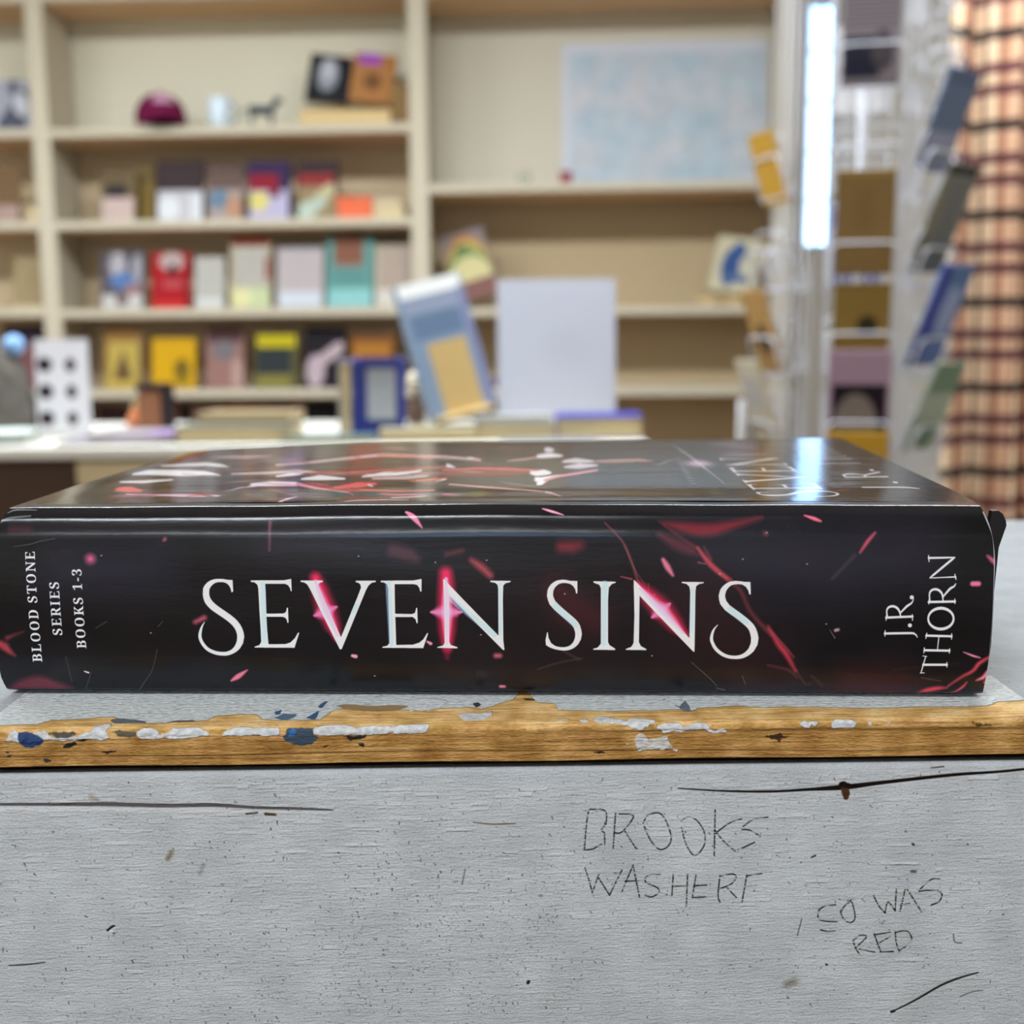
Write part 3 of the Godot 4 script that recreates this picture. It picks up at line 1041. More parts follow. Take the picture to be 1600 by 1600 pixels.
func book(called: String, label: String, at: Vector3, basis_: Basis, size: Vector3, cover: Rect2, group := "", over := 0.003) -> Node3D:
	# origin: middle of the back bottom edge; width x, height y, thickness z (front cover at +z)
	var o := thing(called, label, "book", at, basis_, group)
	var s := Shape.new()
	s.mapped = true
	s.uv_face = cover
	s.uv_rest = cover.position + Vector2(0.0015, cover.size.y * 0.5)
	var b := minf(0.003, size.z * 0.25)
	s.box(Vector3(0, size.y / 2, size.z - b / 2), Vector3(size.x, size.y, b), 0.0006)
	s.box(Vector3(0, size.y / 2, b / 2), Vector3(size.x, size.y, b), 0.0006)
	s.box(Vector3(-size.x / 2 + b / 2, size.y / 2, size.z / 2), Vector3(b, size.y, size.z - 2 * b), 0.0)
	part("cover", s.done(), M.covers, o)
	part("page_block", box(Vector3(-over / 2 + b / 2, size.y / 2, size.z / 2), Vector3(size.x - over - b, size.y - 2 * over, size.z - 2 * b - 0.0002)), M.book_paper, o)
	return o

func upright_book(label: String, u: float, y: float, wide: float, tall: float, cover: Rect2, group := "", lean := 9.0, turn := 0.0, thick := 0.018, w := -0.075, roll := 0.0) -> Node3D:
	return book("book", label, shelf(u, y, w), Basis(Vector3.UP, -SHELF_TURN + turn) * Basis(Vector3.RIGHT, -deg_to_rad(lean)) * Basis(Vector3.BACK, roll), Vector3(wide, tall, thick), cover, group)

func flat_book(called: String, label: String, at: Vector3, turn: float, size: Vector3, cover: Rect2, group := "", over := 0.003) -> Node3D:
	# lies face up, at: middle of its front lower edge
	return book(called, label, at, Basis(Vector3.UP, turn) * Basis(Vector3.RIGHT, -PI / 2), size, cover, group, over)

func C(r: int, g: int, b: int) -> Color: return Color8(r, g, b)

func shelf_things() -> void:
	var g2 := "books on the second shelf of the middle bay"
	var g3 := "books on the third shelf of the middle bay"
	var g4 := "books on the fourth shelf of the middle bay"
	# second shelf
	upright_book("tan and dark book with a pale pink lower half, first on the second shelf", -1.498, 1.384, 0.135, 0.2, cell(C(120, 104, 72), [["r", 0, 0, 1, 0.2, C(110, 92, 66)], ["r", 0.15, 0.3, 0.75, 0.55, C(58, 48, 52)], ["r", 0, 0.55, 1, 1, C(214, 190, 182)]]), g2)
	upright_book("olive brown book half hidden at the left of the second shelf", -1.415, 1.384, 0.08, 0.215, cell(C(134, 112, 62), [["r", 0, 0, 1, 0.3, C(120, 102, 62)], ["r", 0.5, 0.3, 1, 1, C(146, 120, 60)]]), g2, 8.0, 0.0, 0.014, -0.13)
	upright_book("wide dark book with a shiny silver lower half on the second shelf", -1.257, 1.384, 0.186, 0.225, cell(C(62, 48, 50), [["r", 0, 0.5, 1, 1, C(206, 204, 210)], ["e", -0.1, 0.58, 0.5, 1.0, C(236, 240, 244)], ["r", 0.72, 0.55, 0.96, 1, C(232, 236, 242)], ["l", 0.1, 0.1, 0.9, 0.4, C(80, 62, 62)]]), g2)
	upright_book("brown topped book with a blue and orange picture on the second shelf", -1.082, 1.384, 0.138, 0.208, cell(C(112, 90, 84), [["r", 0, 0.45, 1, 1, C(176, 164, 158)], ["e", 0.05, 0.45, 0.6, 0.8, C(112, 140, 164)], ["e", 0.5, 0.55, 1.0, 1.0, C(196, 150, 120)], ["r", 0, 0, 1, 0.15, C(98, 78, 74)]]), g2)
	upright_book("dark purple book with a red panel and yellow star on the second shelf", -0.915, 1.384, 0.164, 0.217, cell(C(58, 42, 82), [["r", 0.05, 0.22, 0.72, 0.5, C(150, 30, 50)], ["r", 0.06, 0.5, 0.96, 1, C(196, 190, 220)], ["e", 0.04, 0.52, 0.5, 0.86, C(232, 220, 130)], ["r", 0.5, 0.5, 0.75, 0.62, C(120, 40, 60)]]), g2)
	upright_book("dark book with red band and pale green slanting stripes on the second shelf", -0.73, 1.384, 0.16, 0.217, cell(C(60, 46, 48), [["r", 0.05, 0.22, 0.9, 0.44, C(150, 52, 52)], ["r", 0, 0.44, 1, 1, C(160, 140, 104)], ["d", 0.1, 0.4, 0.9, 1, C(206, 196, 156)], ["d", 0, 0.62, 0.7, 1, C(192, 206, 190)], ["e", -0.1, 0.7, 0.5, 1.1, C(196, 214, 198)]]), g2)
	mat("orange_card", Color8(226, 112, 78), 0.55)
	var ob := thing("box_of_cards", "orange red box lying at the right end of the second shelf", "box", shelf(-0.588, 1.384, -0.1), Basis(Vector3.UP, -SHELF_TURN + 0.05))
	part("body", Shape.new().box(Vector3(0, 0.03, 0), Vector3(0.13, 0.06, 0.1), 0.002).done(), M.orange_card, ob)
	part("lid", Shape.new().box(Vector3(0, 0.069, 0), Vector3(0.134, 0.018, 0.104), 0.002).done(), M.orange_card, ob)
	flat_book("book", "white paperback lying flat beside the orange box on the second shelf", shelf(-0.461, 1.384, -0.06), -SHELF_TURN - 0.1, Vector3(0.126, 0.17, 0.045), cell(C(214, 210, 206), [["r", 0.2, 0.1, 0.8, 0.4, C(180, 180, 184)]]), g2)
	flat_book("book", "grey white paperback on top of the white one on the second shelf", shelf(-0.468, 1.4295, -0.07), -SHELF_TURN + 0.12, Vector3(0.118, 0.16, 0.032), cell(C(196, 196, 202), []), g2)
	# third shelf
	upright_book("black and white photo book with a blue splash on the third shelf", -1.5, 1.055, 0.17, 0.222, cell(C(96, 90, 98), [["e", 0.2, 0.02, 0.6, 0.5, C(186, 182, 190)], ["r", 0.6, 0.0, 0.78, 0.5, C(66, 64, 76)], ["e", 0.7, 0.05, 1.0, 0.6, C(170, 168, 176)], ["e", 0.2, 0.38, 0.8, 0.66, C(94, 130, 186)], ["e", 0.55, 0.55, 1.0, 0.8, C(160, 124, 128)], ["r", 0.04, 0.76, 0.96, 1, C(214, 210, 206)], ["e", 0.35, 0.72, 0.65, 0.95, C(120, 104, 104)]]), g3)
	upright_book("bright red book with a white oval at its top on the third shelf", -1.31, 1.055, 0.15, 0.215, cell(C(178, 26, 36), [["e", 0.2, -0.02, 0.85, 0.34, C(196, 176, 172)], ["e", 0.45, 0.2, 0.65, 0.45, C(52, 32, 42)], ["r", 0.3, 0.5, 0.8, 0.64, C(190, 84, 88)], ["r", 0, 0.88, 1, 1, C(220, 52, 48)], ["r", 0.84, 0, 1, 1, C(150, 22, 34)]]), g3)
	upright_book("small plain pale grey book right of the red one", -1.158, 1.055, 0.114, 0.195, cell(C(196, 194, 186), [["l", 0.15, 0.2, 0.85, 0.8, C(184, 182, 176)], ["r", 0, 0.8, 1, 1, C(220, 222, 218)]]), g3)
	upright_book("tall cream book with a red top edge and pale yellow foot", -0.999, 1.055, 0.157, 0.27, cell(C(190, 180, 158), [["r", 0, 0, 1, 0.14, C(158, 78, 58)], ["r", 0.15, 0.15, 0.85, 0.7, C(190, 186, 176)], ["r", 0, 0.72, 0.5, 1, C(232, 228, 172)], ["r", 0.5, 0.72, 1, 1, C(206, 218, 170)], ["r", 0.86, 0.3, 1, 0.6, C(150, 44, 38)]]), g3)
	upright_book("white and faint pink printed book on the third shelf", -0.807, 1.055, 0.178, 0.228, cell(C(198, 188, 188), [["l", 0.12, 0.1, 0.88, 0.7, C(186, 174, 176)], ["r", 0, 0.74, 1, 1, C(216, 222, 232)], ["r", 0, 0, 1, 0.05, C(164, 158, 166)]]), g3)
	upright_book("teal book with a square brown panel at its top", -0.615, 1.055, 0.181, 0.268, cell(C(104, 158, 152), [["r", 0.17, 0.0, 0.78, 0.38, C(140, 92, 72)], ["r", 0, 0.74, 1, 1, C(150, 208, 208)], ["r", 0.17, 0.38, 0.78, 0.44, C(150, 120, 110)], ["r", 0.2, 0.5, 0.8, 0.62, C(96, 150, 146)]]), g3)
	upright_book("pinkish white book at the right end of the third shelf", -0.445, 1.055, 0.148, 0.232, cell(C(186, 170, 154), [["r", 0, 0, 0.1, 1, C(206, 196, 170)], ["l", 0.2, 0.15, 0.9, 0.65, C(176, 156, 146)], ["r", 0, 0.72, 1, 1, C(222, 216, 206)]]), g3)
	# fourth shelf
	upright_book("tan book with a yellow field and dark cone on the fourth shelf", -1.515, 0.748, 0.15, 0.23, cell(C(162, 122, 66), [["r", 0.1, 0.22, 0.9, 1, C(196, 172, 86)], ["t", 0.25, 0.35, 0.75, 0.85, C(110, 84, 56)], ["r", 0, 0.88, 1, 1, C(206, 178, 84)], ["r", 0.9, 0, 1, 1, C(150, 124, 84)]]), g4)
	upright_book("bright yellow book with a small dark figure on the fourth shelf", -1.315, 0.748, 0.172, 0.195, cell(C(222, 172, 24), [["e", 0.5, 0.4, 0.9, 0.95, C(150, 122, 34)], ["e", 0.58, 0.48, 0.75, 0.7, C(84, 72, 30)], ["r", 0, 0, 1, 0.06, C(206, 164, 40)]]), g4)
	upright_book("dusty pink book with dark top on the fourth shelf", -1.113, 0.748, 0.147, 0.238, cell(C(160, 120, 112), [["r", 0, 0, 1, 0.26, C(84, 58, 58)], ["e", 0.15, 0.22, 0.8, 0.55, C(126, 118, 122)], ["r", 0.7, 0.55, 1, 1, C(190, 158, 150)]]), g4)
	upright_book("black book with a yellow head band on the fourth shelf", -0.91, 0.748, 0.167, 0.216, cell(C(96, 92, 62), [["r", 0, 0.06, 0.94, 0.28, C(204, 188, 24)], ["r", 0, 0.28, 0.84, 0.76, C(48, 54, 56)], ["r", 0, 0.76, 0.84, 1, C(138, 130, 66)], ["l", 0.1, 0.4, 0.7, 0.7, C(62, 66, 68)]]), g4)
	upright_book("black book with a pale curved figure on the fourth shelf", -0.721, 0.748, 0.16, 0.233, cell(C(34, 28, 34), [["d", 0.1, 0.25, 0.95, 0.75, C(196, 176, 180)], ["e", 0, 0.45, 0.5, 1.05, C(196, 176, 184)], ["r", 0.5, 0.72, 1, 1, C(32, 28, 34)], ["r", 0, 0, 1, 0.2, C(30, 26, 32)]]), g4)
	upright_book("orange brown book at the right end of the fourth shelf", -0.537, 0.748, 0.16, 0.205, cell(C(166, 106, 42), [["r", 0, 0, 1, 0.14, C(120, 76, 44)], ["r", 0.1, 0.2, 0.9, 0.4, C(180, 122, 46)]]), g4)
	# low shelf, seen between table top and fourth shelf
	var g5 := "books on the low shelf behind the table"
	for d in [["dark maroon book low behind the white card", -1.585, 0.13, 0.245, C(70, 44, 50)], ["brown book with a red patch on the low shelf", -1.385, 0.13, 0.25, C(140, 92, 62)], ["black spined book on the low shelf beside the brown one", -1.295, 0.05, 0.25, C(38, 30, 32)], ["dull pink book on the low shelf", -1.21, 0.115, 0.238, C(196, 156, 146)], ["golden brown wide book on the low shelf", -1.075, 0.15, 0.256, C(172, 122, 72)], ["cocoa brown book on the low shelf", -0.93, 0.13, 0.25, C(132, 96, 68)], ["narrow rose book on the low shelf", -0.845, 0.036, 0.27, C(186, 142, 130)], ["left of two black books on the low shelf", -0.755, 0.125, 0.262, C(26, 26, 30)], ["narrow brown book between two black books on the low shelf", -0.665, 0.045, 0.25, C(136, 100, 80)], ["right of two black books on the low shelf", -0.585, 0.1, 0.25, C(30, 28, 32)]]:
		upright_book(d[0], d[1], 0.43, d[2], d[3], cell(d[4], [["r", 0.1, 0.1, 0.9, 0.3, (d[4] as Color).lightened(0.1)], ["r", 0, 0.85, 1, 1, (d[4] as Color).darkened(0.1)]]), g5, 7.0, 0.0, 0.02, -0.12)
	# left bay
	upright_book("black and white picture book at the far left of the top shelf", -1.9, 1.724, 0.2, 0.19, cell(C(176, 178, 190), [["d", 0.3, 0.2, 0.9, 1, C(90, 92, 110)], ["e", 0.6, 0.25, 0.85, 0.7, C(216, 218, 226)], ["e", 0.5, 0.7, 0.85, 1.05, C(90, 92, 108)], ["r", 0.52, 0, 0.66, 0.3, C(80, 82, 100)]]), "", 8.0)
	upright_book("brown book standing left of the post on the second shelf", -1.93, 1.386, 0.1, 0.215, cell(C(128, 102, 72), [["r", 0, 0.7, 1, 1, C(186, 160, 150)]]), "", 8.0)
	flat_book("book", "pale pink paperback lying beside the left post on the second shelf", shelf(-1.815, 1.386, -0.04), -SHELF_TURN, Vector3(0.06, 0.15, 0.06), cell(C(216, 190, 184), []))
	upright_book("plain tan board left of the post on the third shelf", -1.885, 1.06, 0.13, 0.2, cell(C(176, 156, 118), [["r", 0.9, 0.7, 1, 1, C(110, 112, 84)]]), "", 8.0, 0.0, 0.016, -0.12)
	flat_book("book", "white booklet lying flat left of the post on the third shelf", shelf(-1.86, 1.06, -0.03), -SHELF_TURN, Vector3(0.13, 0.09, 0.014), cell(C(214, 206, 186), []))
	upright_book("dark maroon book left of the post on the fourth shelf", -1.9, 0.748, 0.18, 0.25, cell(C(58, 42, 56), [["r", 0, 0.3, 1, 1, C(130, 84, 84)]]), "", 8.0)

	# top shelf of the middle bay
	cap_and_mug()
	var t := thing("display_box", "pale wooden box at the right of the top shelf with two books on it", "box", shelf(-0.609, 1.721, -0.06), Basis(Vector3.UP, -SHELF_TURN + 0.06))
	mat("pale_wood", Color8(208, 182, 132), 0.6)
	var s := Shape.new()
	s.prism(PackedVector2Array([Vector2(-0.1, 0), Vector2(0.03, 0), Vector2(0.022, 0.05), Vector2(-0.1, 0.082)]), 0.335, Transform3D(Basis(Vector3.BACK, Vector3.UP, Vector3.RIGHT) * Basis(), Vector3(-0.168, 0, 0)))
	part("body", s.done(), M.pale_wood, t)
	part("lower_rail", Shape.new().box(Vector3(0.0, 0.016, 0.036), Vector3(0.335, 0.03, 0.012), 0.002).done(), M.pale_wood, t)
	for d in [["black book with a pale portrait standing on the wooden box", -0.692, C(36, 38, 44), [["e", 0.2, 0.06, 0.72, 0.78, C(150, 154, 164)], ["e", 0.3, 0.12, 0.62, 0.55, C(196, 198, 206)], ["r", 0.5, 0, 1, 0.06, C(90, 34, 52)]]], ["orange brown book with a purple label on the wooden box", -0.527, C(184, 128, 76), [["r", 0.12, 0, 0.66, 0.24, C(172, 84, 190)], ["e", 0.3, 0.4, 0.72, 0.76, C(124, 86, 54)], ["r", 0.7, 0, 1, 0.3, C(186, 124, 66)]]]]:
		upright_book(d[0], d[1], 1.806, 0.16, 0.19, cell(d[2], d[3]), "books on the wooden box", 17.0, 0.05, 0.02, -0.11, -0.12)
	var bl := thing("block", "brown cardboard carton against the post on the top shelf", "carton", shelf(-0.4, 1.721, -0.13), Basis(Vector3.UP, -SHELF_TURN))
	mat("carton", Color8(136, 108, 72), 0.85)
	part("body", Shape.new().box(Vector3(0, 0.073, 0), Vector3(0.078, 0.146, 0.12), 0.002).done(), M.carton, bl)
	part("flap", Shape.new().box(Vector3(0, 0.147, 0.03), Vector3(0.078, 0.002, 0.058), 0.0).box(Vector3(0, 0.147, -0.03), Vector3(0.078, 0.002, 0.058)).done(), M.carton, bl)

	# right bay
	var mp := thing("map_sheet", "large pale printed map sheet pinned to the back of the right bay", "map", shelf(0.583, 1.5, -0.292), Basis(Vector3.UP, -SHELF_TURN) * Basis(Vector3.RIGHT, -0.012))
	var mc := Canvas.new(512, 352, 1, 0, 0, Color8(206, 210, 220))
	var n1 := noise(512, 352, 0.014, 61, 1, 4)
	var n2 := noise(512, 352, 0.006, 62, 1, 3)
	for y in 352:
		for x in 512:
			var i := y * 512 + x
			var inside := clampf(minf(minf(x - 12, 512 - x), minf(y - 18, 352 - y)) / 14.0, 0, 1)
			var a := (n1[i] - 128) / 255.0
			var b := (n2[i] - 128) / 255.0
			mc.c[i * 3] -= inside * (0.075 + 0.09 * a + 0.10 * b)
			mc.c[i * 3 + 1] -= inside * (0.05 + 0.07 * a + 0.02 * b)
			mc.c[i * 3 + 2] -= inside * (0.05 + 0.06 * a - 0.01 * b)
	var mm := mat("map_print", Color.WHITE, 0.7)
	mm.albedo_texture = mc.texture()
	s = Shape.new()
	s.mapped = true
	s.box(Vector3(0, 0.274, 0.0), Vector3(0.785, 0.548, 0.002))
	part("sheet", s.done(), mm, mp)
	mat("red_plastic", Color8(150, 26, 44), 0.4)
	var rd := thing("pin_holder", "small red round tub at the lower left corner of the map", "tub", shelf(0.206, 1.498, -0.16))
	part("body", Shape.new().lathe([Vector2(0, 0), Vector2(0.021, 0), Vector2(0.023, 0.045), Vector2(0.019, 0.047), Vector2(0.018, 0.02), Vector2(0, 0.02)]).done(), M.red_plastic, rd)
	part("lid", Shape.new().lathe([Vector2(0, 0.047), Vector2(0.024, 0.047), Vector2(0.024, 0.054), Vector2(0.01, 0.058), Vector2(0, 0.058)]).done(), M.red_plastic, rd)
	mat("green_glass", Color8(186, 200, 172, 40), 0.05)
	M.green_glass.transparency = BaseMaterial3D.TRANSPARENCY_ALPHA
	var gl := thing("glass_jar", "little clear greenish glass left of the map", "glass", shelf(0.05, 1.498, -0.15))
	part("body", Shape.new().lathe([Vector2(0, 0.001), Vector2(0.024, 0.001), Vector2(0.026, 0.055), Vector2(0.0245, 0.055), Vector2(0.0225, 0.006), Vector2(0, 0.006)]).done(), M.green_glass, gl)
	upright_book("tilted picture book with a rainbow on its cover in the right bay", -0.125, 1.078, 0.175, 0.27, cell(C(150, 136, 128), [["r", 0, 0, 1, 0.12, C(140, 128, 130)], ["e", -0.3, 0.05, 1.2, 1.1, C(190, 126, 74)], ["e", -0.3, 0.13, 1.15, 1.1, C(214, 190, 104)], ["e", -0.3, 0.24, 1.1, 1.1, C(122, 152, 92)], ["e", -0.3, 0.36, 1.1, 1.1, C(224, 214, 156)], ["r", 0.3, 0.2, 0.6, 0.28, C(84, 104, 72)], ["r", 0, 0.72, 1, 1, C(150, 104, 96)], ["l", 0.1, 0.76, 0.9, 0.95, C(96, 76, 70)]]), "", 14.0, -0.12, 0.02, -0.08, 0.30)
	var st := thing("book_stand", "small pale wooden book easel at the right of the empty shelf", "stand", shelf(0.80, 1.048, -0.08), Basis(Vector3.UP, -SHELF_TURN - 0.1))
	part("ledge", Shape.new().box(Vector3(0, 0.022, 0.02), Vector3(0.2, 0.016, 0.03), 0.003).done(), M.pale_wood, st)
	for x in [-0.06, 0.04]:
		part("leg", Shape.new().box(Vector3(x, 0.01, 0.0), Vector3(0.028, 0.02, 0.1), 0.003).done(), M.pale_wood, st)
	part("back_strut", Shape.new().box(Vector3(0, 0.085, -0.02), Vector3(0.016, 0.14, 0.012), 0.002, Transform3D(Basis(Vector3.RIGHT, -0.3), Vector3(0, 0.004, 0))).done(), M.pale_wood, st)
	upright_book("cream book with a dark blue figure leaning on the wooden easel", 0.818, 1.095, 0.168, 0.215, cell(C(212, 204, 174), [["e", 0.2, 0.2, 0.62, 0.9, C(52, 84, 142)], ["e", 0.36, 0.1, 0.68, 0.45, C(56, 92, 150)], ["r", 0.3, 0.68, 0.86, 0.82, C(84, 112, 152)], ["e", 0.58, 0.3, 0.96, 0.7, C(206, 202, 178)]]), "", 18.0, -0.25, 0.012, -0.068, -0.16)
	var pv := thing("purple_tin", "small purple tin on the fourth shelf of the right bay", "tin", shelf(-0.055, 0.748, -0.06))
	mat("purple", Color8(92, 62, 112), 0.5)
	part("body", Shape.new().lathe([Vector2(0, 0), Vector2(0.02, 0), Vector2(0.02, 0.03), Vector2(0.0, 0.03)]).done(), M.purple, pv)
	part("lid", Shape.new().lathe([Vector2(0, 0.03), Vector2(0.021, 0.03), Vector2(0.021, 0.037), Vector2(0.0, 0.038)]).done(), M.purple, pv)

func cap_and_mug() -> void:
	mat("burgundy", Color8(104, 22, 62), 0.8)
	mat("cap_badge", Color8(196, 150, 176), 0.8)
	var o := thing("baseball_cap", "burgundy cap with a pale badge on the top shelf", "cap", shelf(-1.325, 1.741, -0.1), Basis(Vector3.UP, 0.35).scaled(Vector3(1.08, 1.08, 1.08)))
	var s := Shape.new()
	s.grid(28, 12, func(i, j):
		var a: float = TAU * i / 28.0
		var b: float = PI / 2 * j / 12.0
		var r := cos(b)
		return Vector3(0.088 * r * cos(a), 0.012 + 0.098 * pow(sin(b), 0.85), 0.1 * r * sin(a)), func(i, j): return Vector2(i, j))
	part("crown", s.done(), M.burgundy, o)
	s = Shape.new()
	var f := func(i, j, dy):
		var a: float = PI * (0.06 + 0.88 * i / 18.0)
		var r: float = j / 6.0
		return Vector3(0.086 * cos(a), 0.014 - 0.014 * r * r + 0.018 * pow(absf(cos(a)), 2) * -r + dy, 0.092 * sin(a) + 0.075 * r * sin(a))
	s.grid(18, 6, func(i, j): return f.call(i, j, 0.003), func(i, j): return Vector2.ZERO)
	s.grid(18, 6, func(i, j): return f.call(i, j, 0.0), func(i, j): return Vector2.ZERO, true)
	part("brim", s.done(), M.burgundy, o)
	s = Shape.new()
	s.grid(12, 8, func(i, j):
		var a: float = PI * (0.33 + 0.3 * i / 12.0)
		var b: float = PI / 2 * (0.3 + 0.33 * j / 8.0)
		return Vector3(0.09 * cos(b) * cos(a), 0.013 + 0.099 * pow(sin(b), 0.85), 0.102 * cos(b) * sin(a)), func(i, j): return Vector2.ZERO)
	part("badge", s.done(), M.cap_badge, o, "pale embroidered badge")
	part("button", Shape.new().lathe([Vector2(0.009, 0.109), Vector2(0.008, 0.114), Vector2(0, 0.116)], 12).done(), M.burgundy, o)
	mat("mug_glaze", Color8(212, 228, 238), 0.15)
	mat("grey_glaze", Color8(150, 160, 160), 0.3)
	o = thing("mug", "pale blue white china mug on the top shelf", "mug", shelf(-1.095, 1.721, -0.09), Basis(Vector3.UP, -0.2))
	part("body", Shape.new().lathe([Vector2(0, 0), Vector2(0.034, 0), Vector2(0.042, 0.006), Vector2(0.043, 0.112), Vector2(0.041, 0.114), Vector2(0.039, 0.11), Vector2(0.038, 0.01), Vector2(0, 0.008)], 28).done(), M.mug_glaze, o)
	var path := PackedVector3Array()
	for i in 13: path.append(Vector3(0.04 + 0.032 * sin(PI * i / 12.0), 0.058 - 0.036 * cos(PI * i / 12.0), 0))
	part("handle", Shape.new().tube(path, 0.006, 8).done(), M.grey_glaze, o)
	mat("dark_iron", Color8(62, 72, 80), 0.5)
	o = thing("toy_animal", "small dark metal animal figure beside the mug", "figurine", shelf(-0.935, 1.7235, -0.08), Basis(Vector3.UP, -SHELF_TURN))
	part("body", Shape.new().tube(PackedVector3Array([Vector3(-0.045, 0.062, 0), Vector3(-0.03, 0.063, 0), Vector3(0.02, 0.06, 0), Vector3(0.045, 0.066, 0)]), 0.017, 10).done(), M.dark_iron, o)
	part("neck", Shape.new().tube(PackedVector3Array([Vector3(0.042, 0.066, 0), Vector3(0.055, 0.085, 0), Vector3(0.062, 0.1, 0)]), 0.011, 8).done(), M.dark_iron, o)
	part("head", Shape.new().tube(PackedVector3Array([Vector3(0.05, 0.098, 0), Vector3(0.066, 0.1, 0), Vector3(0.082, 0.092, 0)]), 0.009, 8).done(), M.dark_iron, o)
	for p in [[-0.042, -0.009], [-0.036, 0.009], [0.032, -0.009], [0.04, 0.009]]:
		part("leg", Shape.new().tube(PackedVector3Array([Vector3(p[0], 0.055, p[1]), Vector3(p[0] + 0.004, 0.028, p[1]), Vector3(p[0], 0, p[1])]), 0.0055, 6).done(), M.dark_iron, o)
	part("tail", Shape.new().tube(PackedVector3Array([Vector3(-0.058, 0.066, 0), Vector3(-0.072, 0.06, 0), Vector3(-0.078, 0.04, 0)]), 0.004, 6).done(), M.dark_iron, o)


# ------------------------------------------------------------------ table
func table() -> void:
	mat("table_edge", Color8(240, 240, 232), 0.5)
	mat("table_top", Color8(192, 191, 182), 0.5)
	mat("table_dark", Color8(84, 68, 58), 0.7)
	mat("drawer_cream", Color8(214, 198, 160), 0.6)
	var o := thing("table", "long cream topped display table before the bookshelves", "table", Vector3(-0.95, 0, -2.7))
	part("tabletop", Shape.new().box(Vector3(0, 0.7435, -0.004), Vector3(2.44, 0.025, 0.592), 0.002).done(), M.table_top, o)
	part("edging", Shape.new().box(Vector3(0, 0.743, 0.296), Vector3(2.44, 0.024, 0.008), 0.002).done(), M.table_edge, o)
	part("front_panel", Shape.new().box(Vector3(0, 0.40, 0.25), Vector3(2.36, 0.66, 0.02), 0.003).done(), M.table_dark, o)
	var dr := part("drawer", Shape.new().box(Vector3(0.42, 0.697, 0.272), Vector3(0.68, 0.05, 0.03), 0.004).done(), M.drawer_cream, o)
	part("knob", Shape.new().lathe([Vector2(0, 0), Vector2(0.009, 0), Vector2(0.006, 0.008), Vector2(0.012, 0.016), Vector2(0, 0.022)], 12, Transform3D(Basis(Vector3.RIGHT, PI / 2), Vector3(0.42, 0.697, 0.287))).done(), M.table_dark, dr)
	for x in [-1.17, 1.17]:
		for z in [-0.26, 0.22]:
			part("leg", Shape.new().box(Vector3(x, 0.3655, z), Vector3(0.05, 0.731, 0.05), 0.004).done(), M.table_dark, o)
	var T := 0.756
	# card with six dark pictures
	var card := thing("picture_card", "white upright card with rows of small dark pictures at the table's left", "card", Vector3(-0.955, T, -2.6), Basis(Vector3.UP, 0.12) * Basis(Vector3.RIGHT, -0.06))
	var marks := []
	for r in 3:
		marks.append(["e", 0.02, 0.19 + 0.27 * r, 0.32, 0.33 + 0.27 * r, C(44, 32, 40)])
		marks.append(["e", 0.56, 0.2 + 0.27 * r, 0.75, 0.33 + 0.27 * r, C(52, 40, 46)])
	var s := Shape.new()
	s.mapped = true
	s.uv_face = cell(C(248, 248, 252), marks)
	s.uv_rest = s.uv_face.position + Vector2(0.06, 0.005)
	s.box(Vector3(0, 0.104, 0), Vector3(0.11, 0.208, 0.004))
	part("sheet", s.done(), M.covers, card)
	part("foot", Shape.new().box(Vector3(0, 0.006, -0.02), Vector3(0.1, 0.012, 0.045), 0.002).done(), M.table_top, card)
	# woolly lump with a ball
	mat("grey_wool", Color8(92, 88, 82), 0.95)
	mat("pale_blue", Color8(134, 172, 214), 0.7)
	var hat := thing("woolly_hat", "grey woolly hat with a pale blue ball on it at the table's left end", "hat", Vector3(-1.1, T, -2.6))
	var nz := FastNoiseLite.new()
	nz.seed = 5
	nz.frequency = 18.0
	s = Shape.new()
	s.grid(40, 22, func(i, j):
		var a: float = TAU * i / 40.0
		var b: float = PI / 2 * j / 22.0
		var q := Vector3(0.085 * pow(cos(b), 0.6) * cos(a), 0.185 * sin(b), 0.07 * pow(cos(b), 0.6) * sin(a))
		return q * (1.0 + 0.16 * nz.get_noise_3d(q.x * 3 + (0.0 if i < 40 else 0.0), q.y * 3, q.z * 3)), func(i, j): return Vector2(i, j))
	part("crown", s.done(), M.grey_wool, hat)
	var ball: Array = []
	for i in 11: ball.append(Vector2(0.022 * sin(PI * i / 10.0), 0.196 - 0.022 * cos(PI * i / 10.0)))
	part("ball", Shape.new().lathe(ball, 18, Transform3D(Basis(), Vector3(0.048, 0.0, 0.0))).done(), M.pale_blue, hat)
	mat("pale_glass", Color8(216, 226, 220), 0.2)
	var dish := thing("glass_dish", "pale greenish dish in front of the woolly hat", "dish", Vector3(-1.03, T, -2.49))
	part("bowl", Shape.new().lathe([Vector2(0, 0.003), Vector2(0.025, 0), Vector2(0.055, 0.02), Vector2(0.06, 0.026), Vector2(0.05, 0.024), Vector2(0.022, 0.008), Vector2(0, 0.007)]).done(), M.pale_glass, dish)
	mat("orange_clay", Color8(196, 124, 84), 0.7)
	var vase := thing("clay_figure", "small orange clay bottle near the brown box", "ornament", Vector3(-0.822, T, -2.66))
	part("body", Shape.new().lathe([Vector2(0, 0), Vector2(0.016, 0), Vector2(0.02, 0.02), Vector2(0.015, 0.042), Vector2(0.008, 0.05), Vector2(0.008, 0.058), Vector2(0, 0.058)]).done(), M.orange_clay, vase)
	part("stopper", Shape.new().lathe([Vector2(0.006, 0.058), Vector2(0.009, 0.062), Vector2(0, 0.07)], 12).done(), M.pale_wood, vase)
	mat("box_brown", Color8(150, 104, 74), 0.7)
	mat("box_black", Color8(44, 36, 38), 0.6)
	var bx := thing("brown_box", "small upright brown box with a black lid and side on the table", "box", Vector3(-0.765, T, -2.62), Basis(Vector3.UP, -0.4))
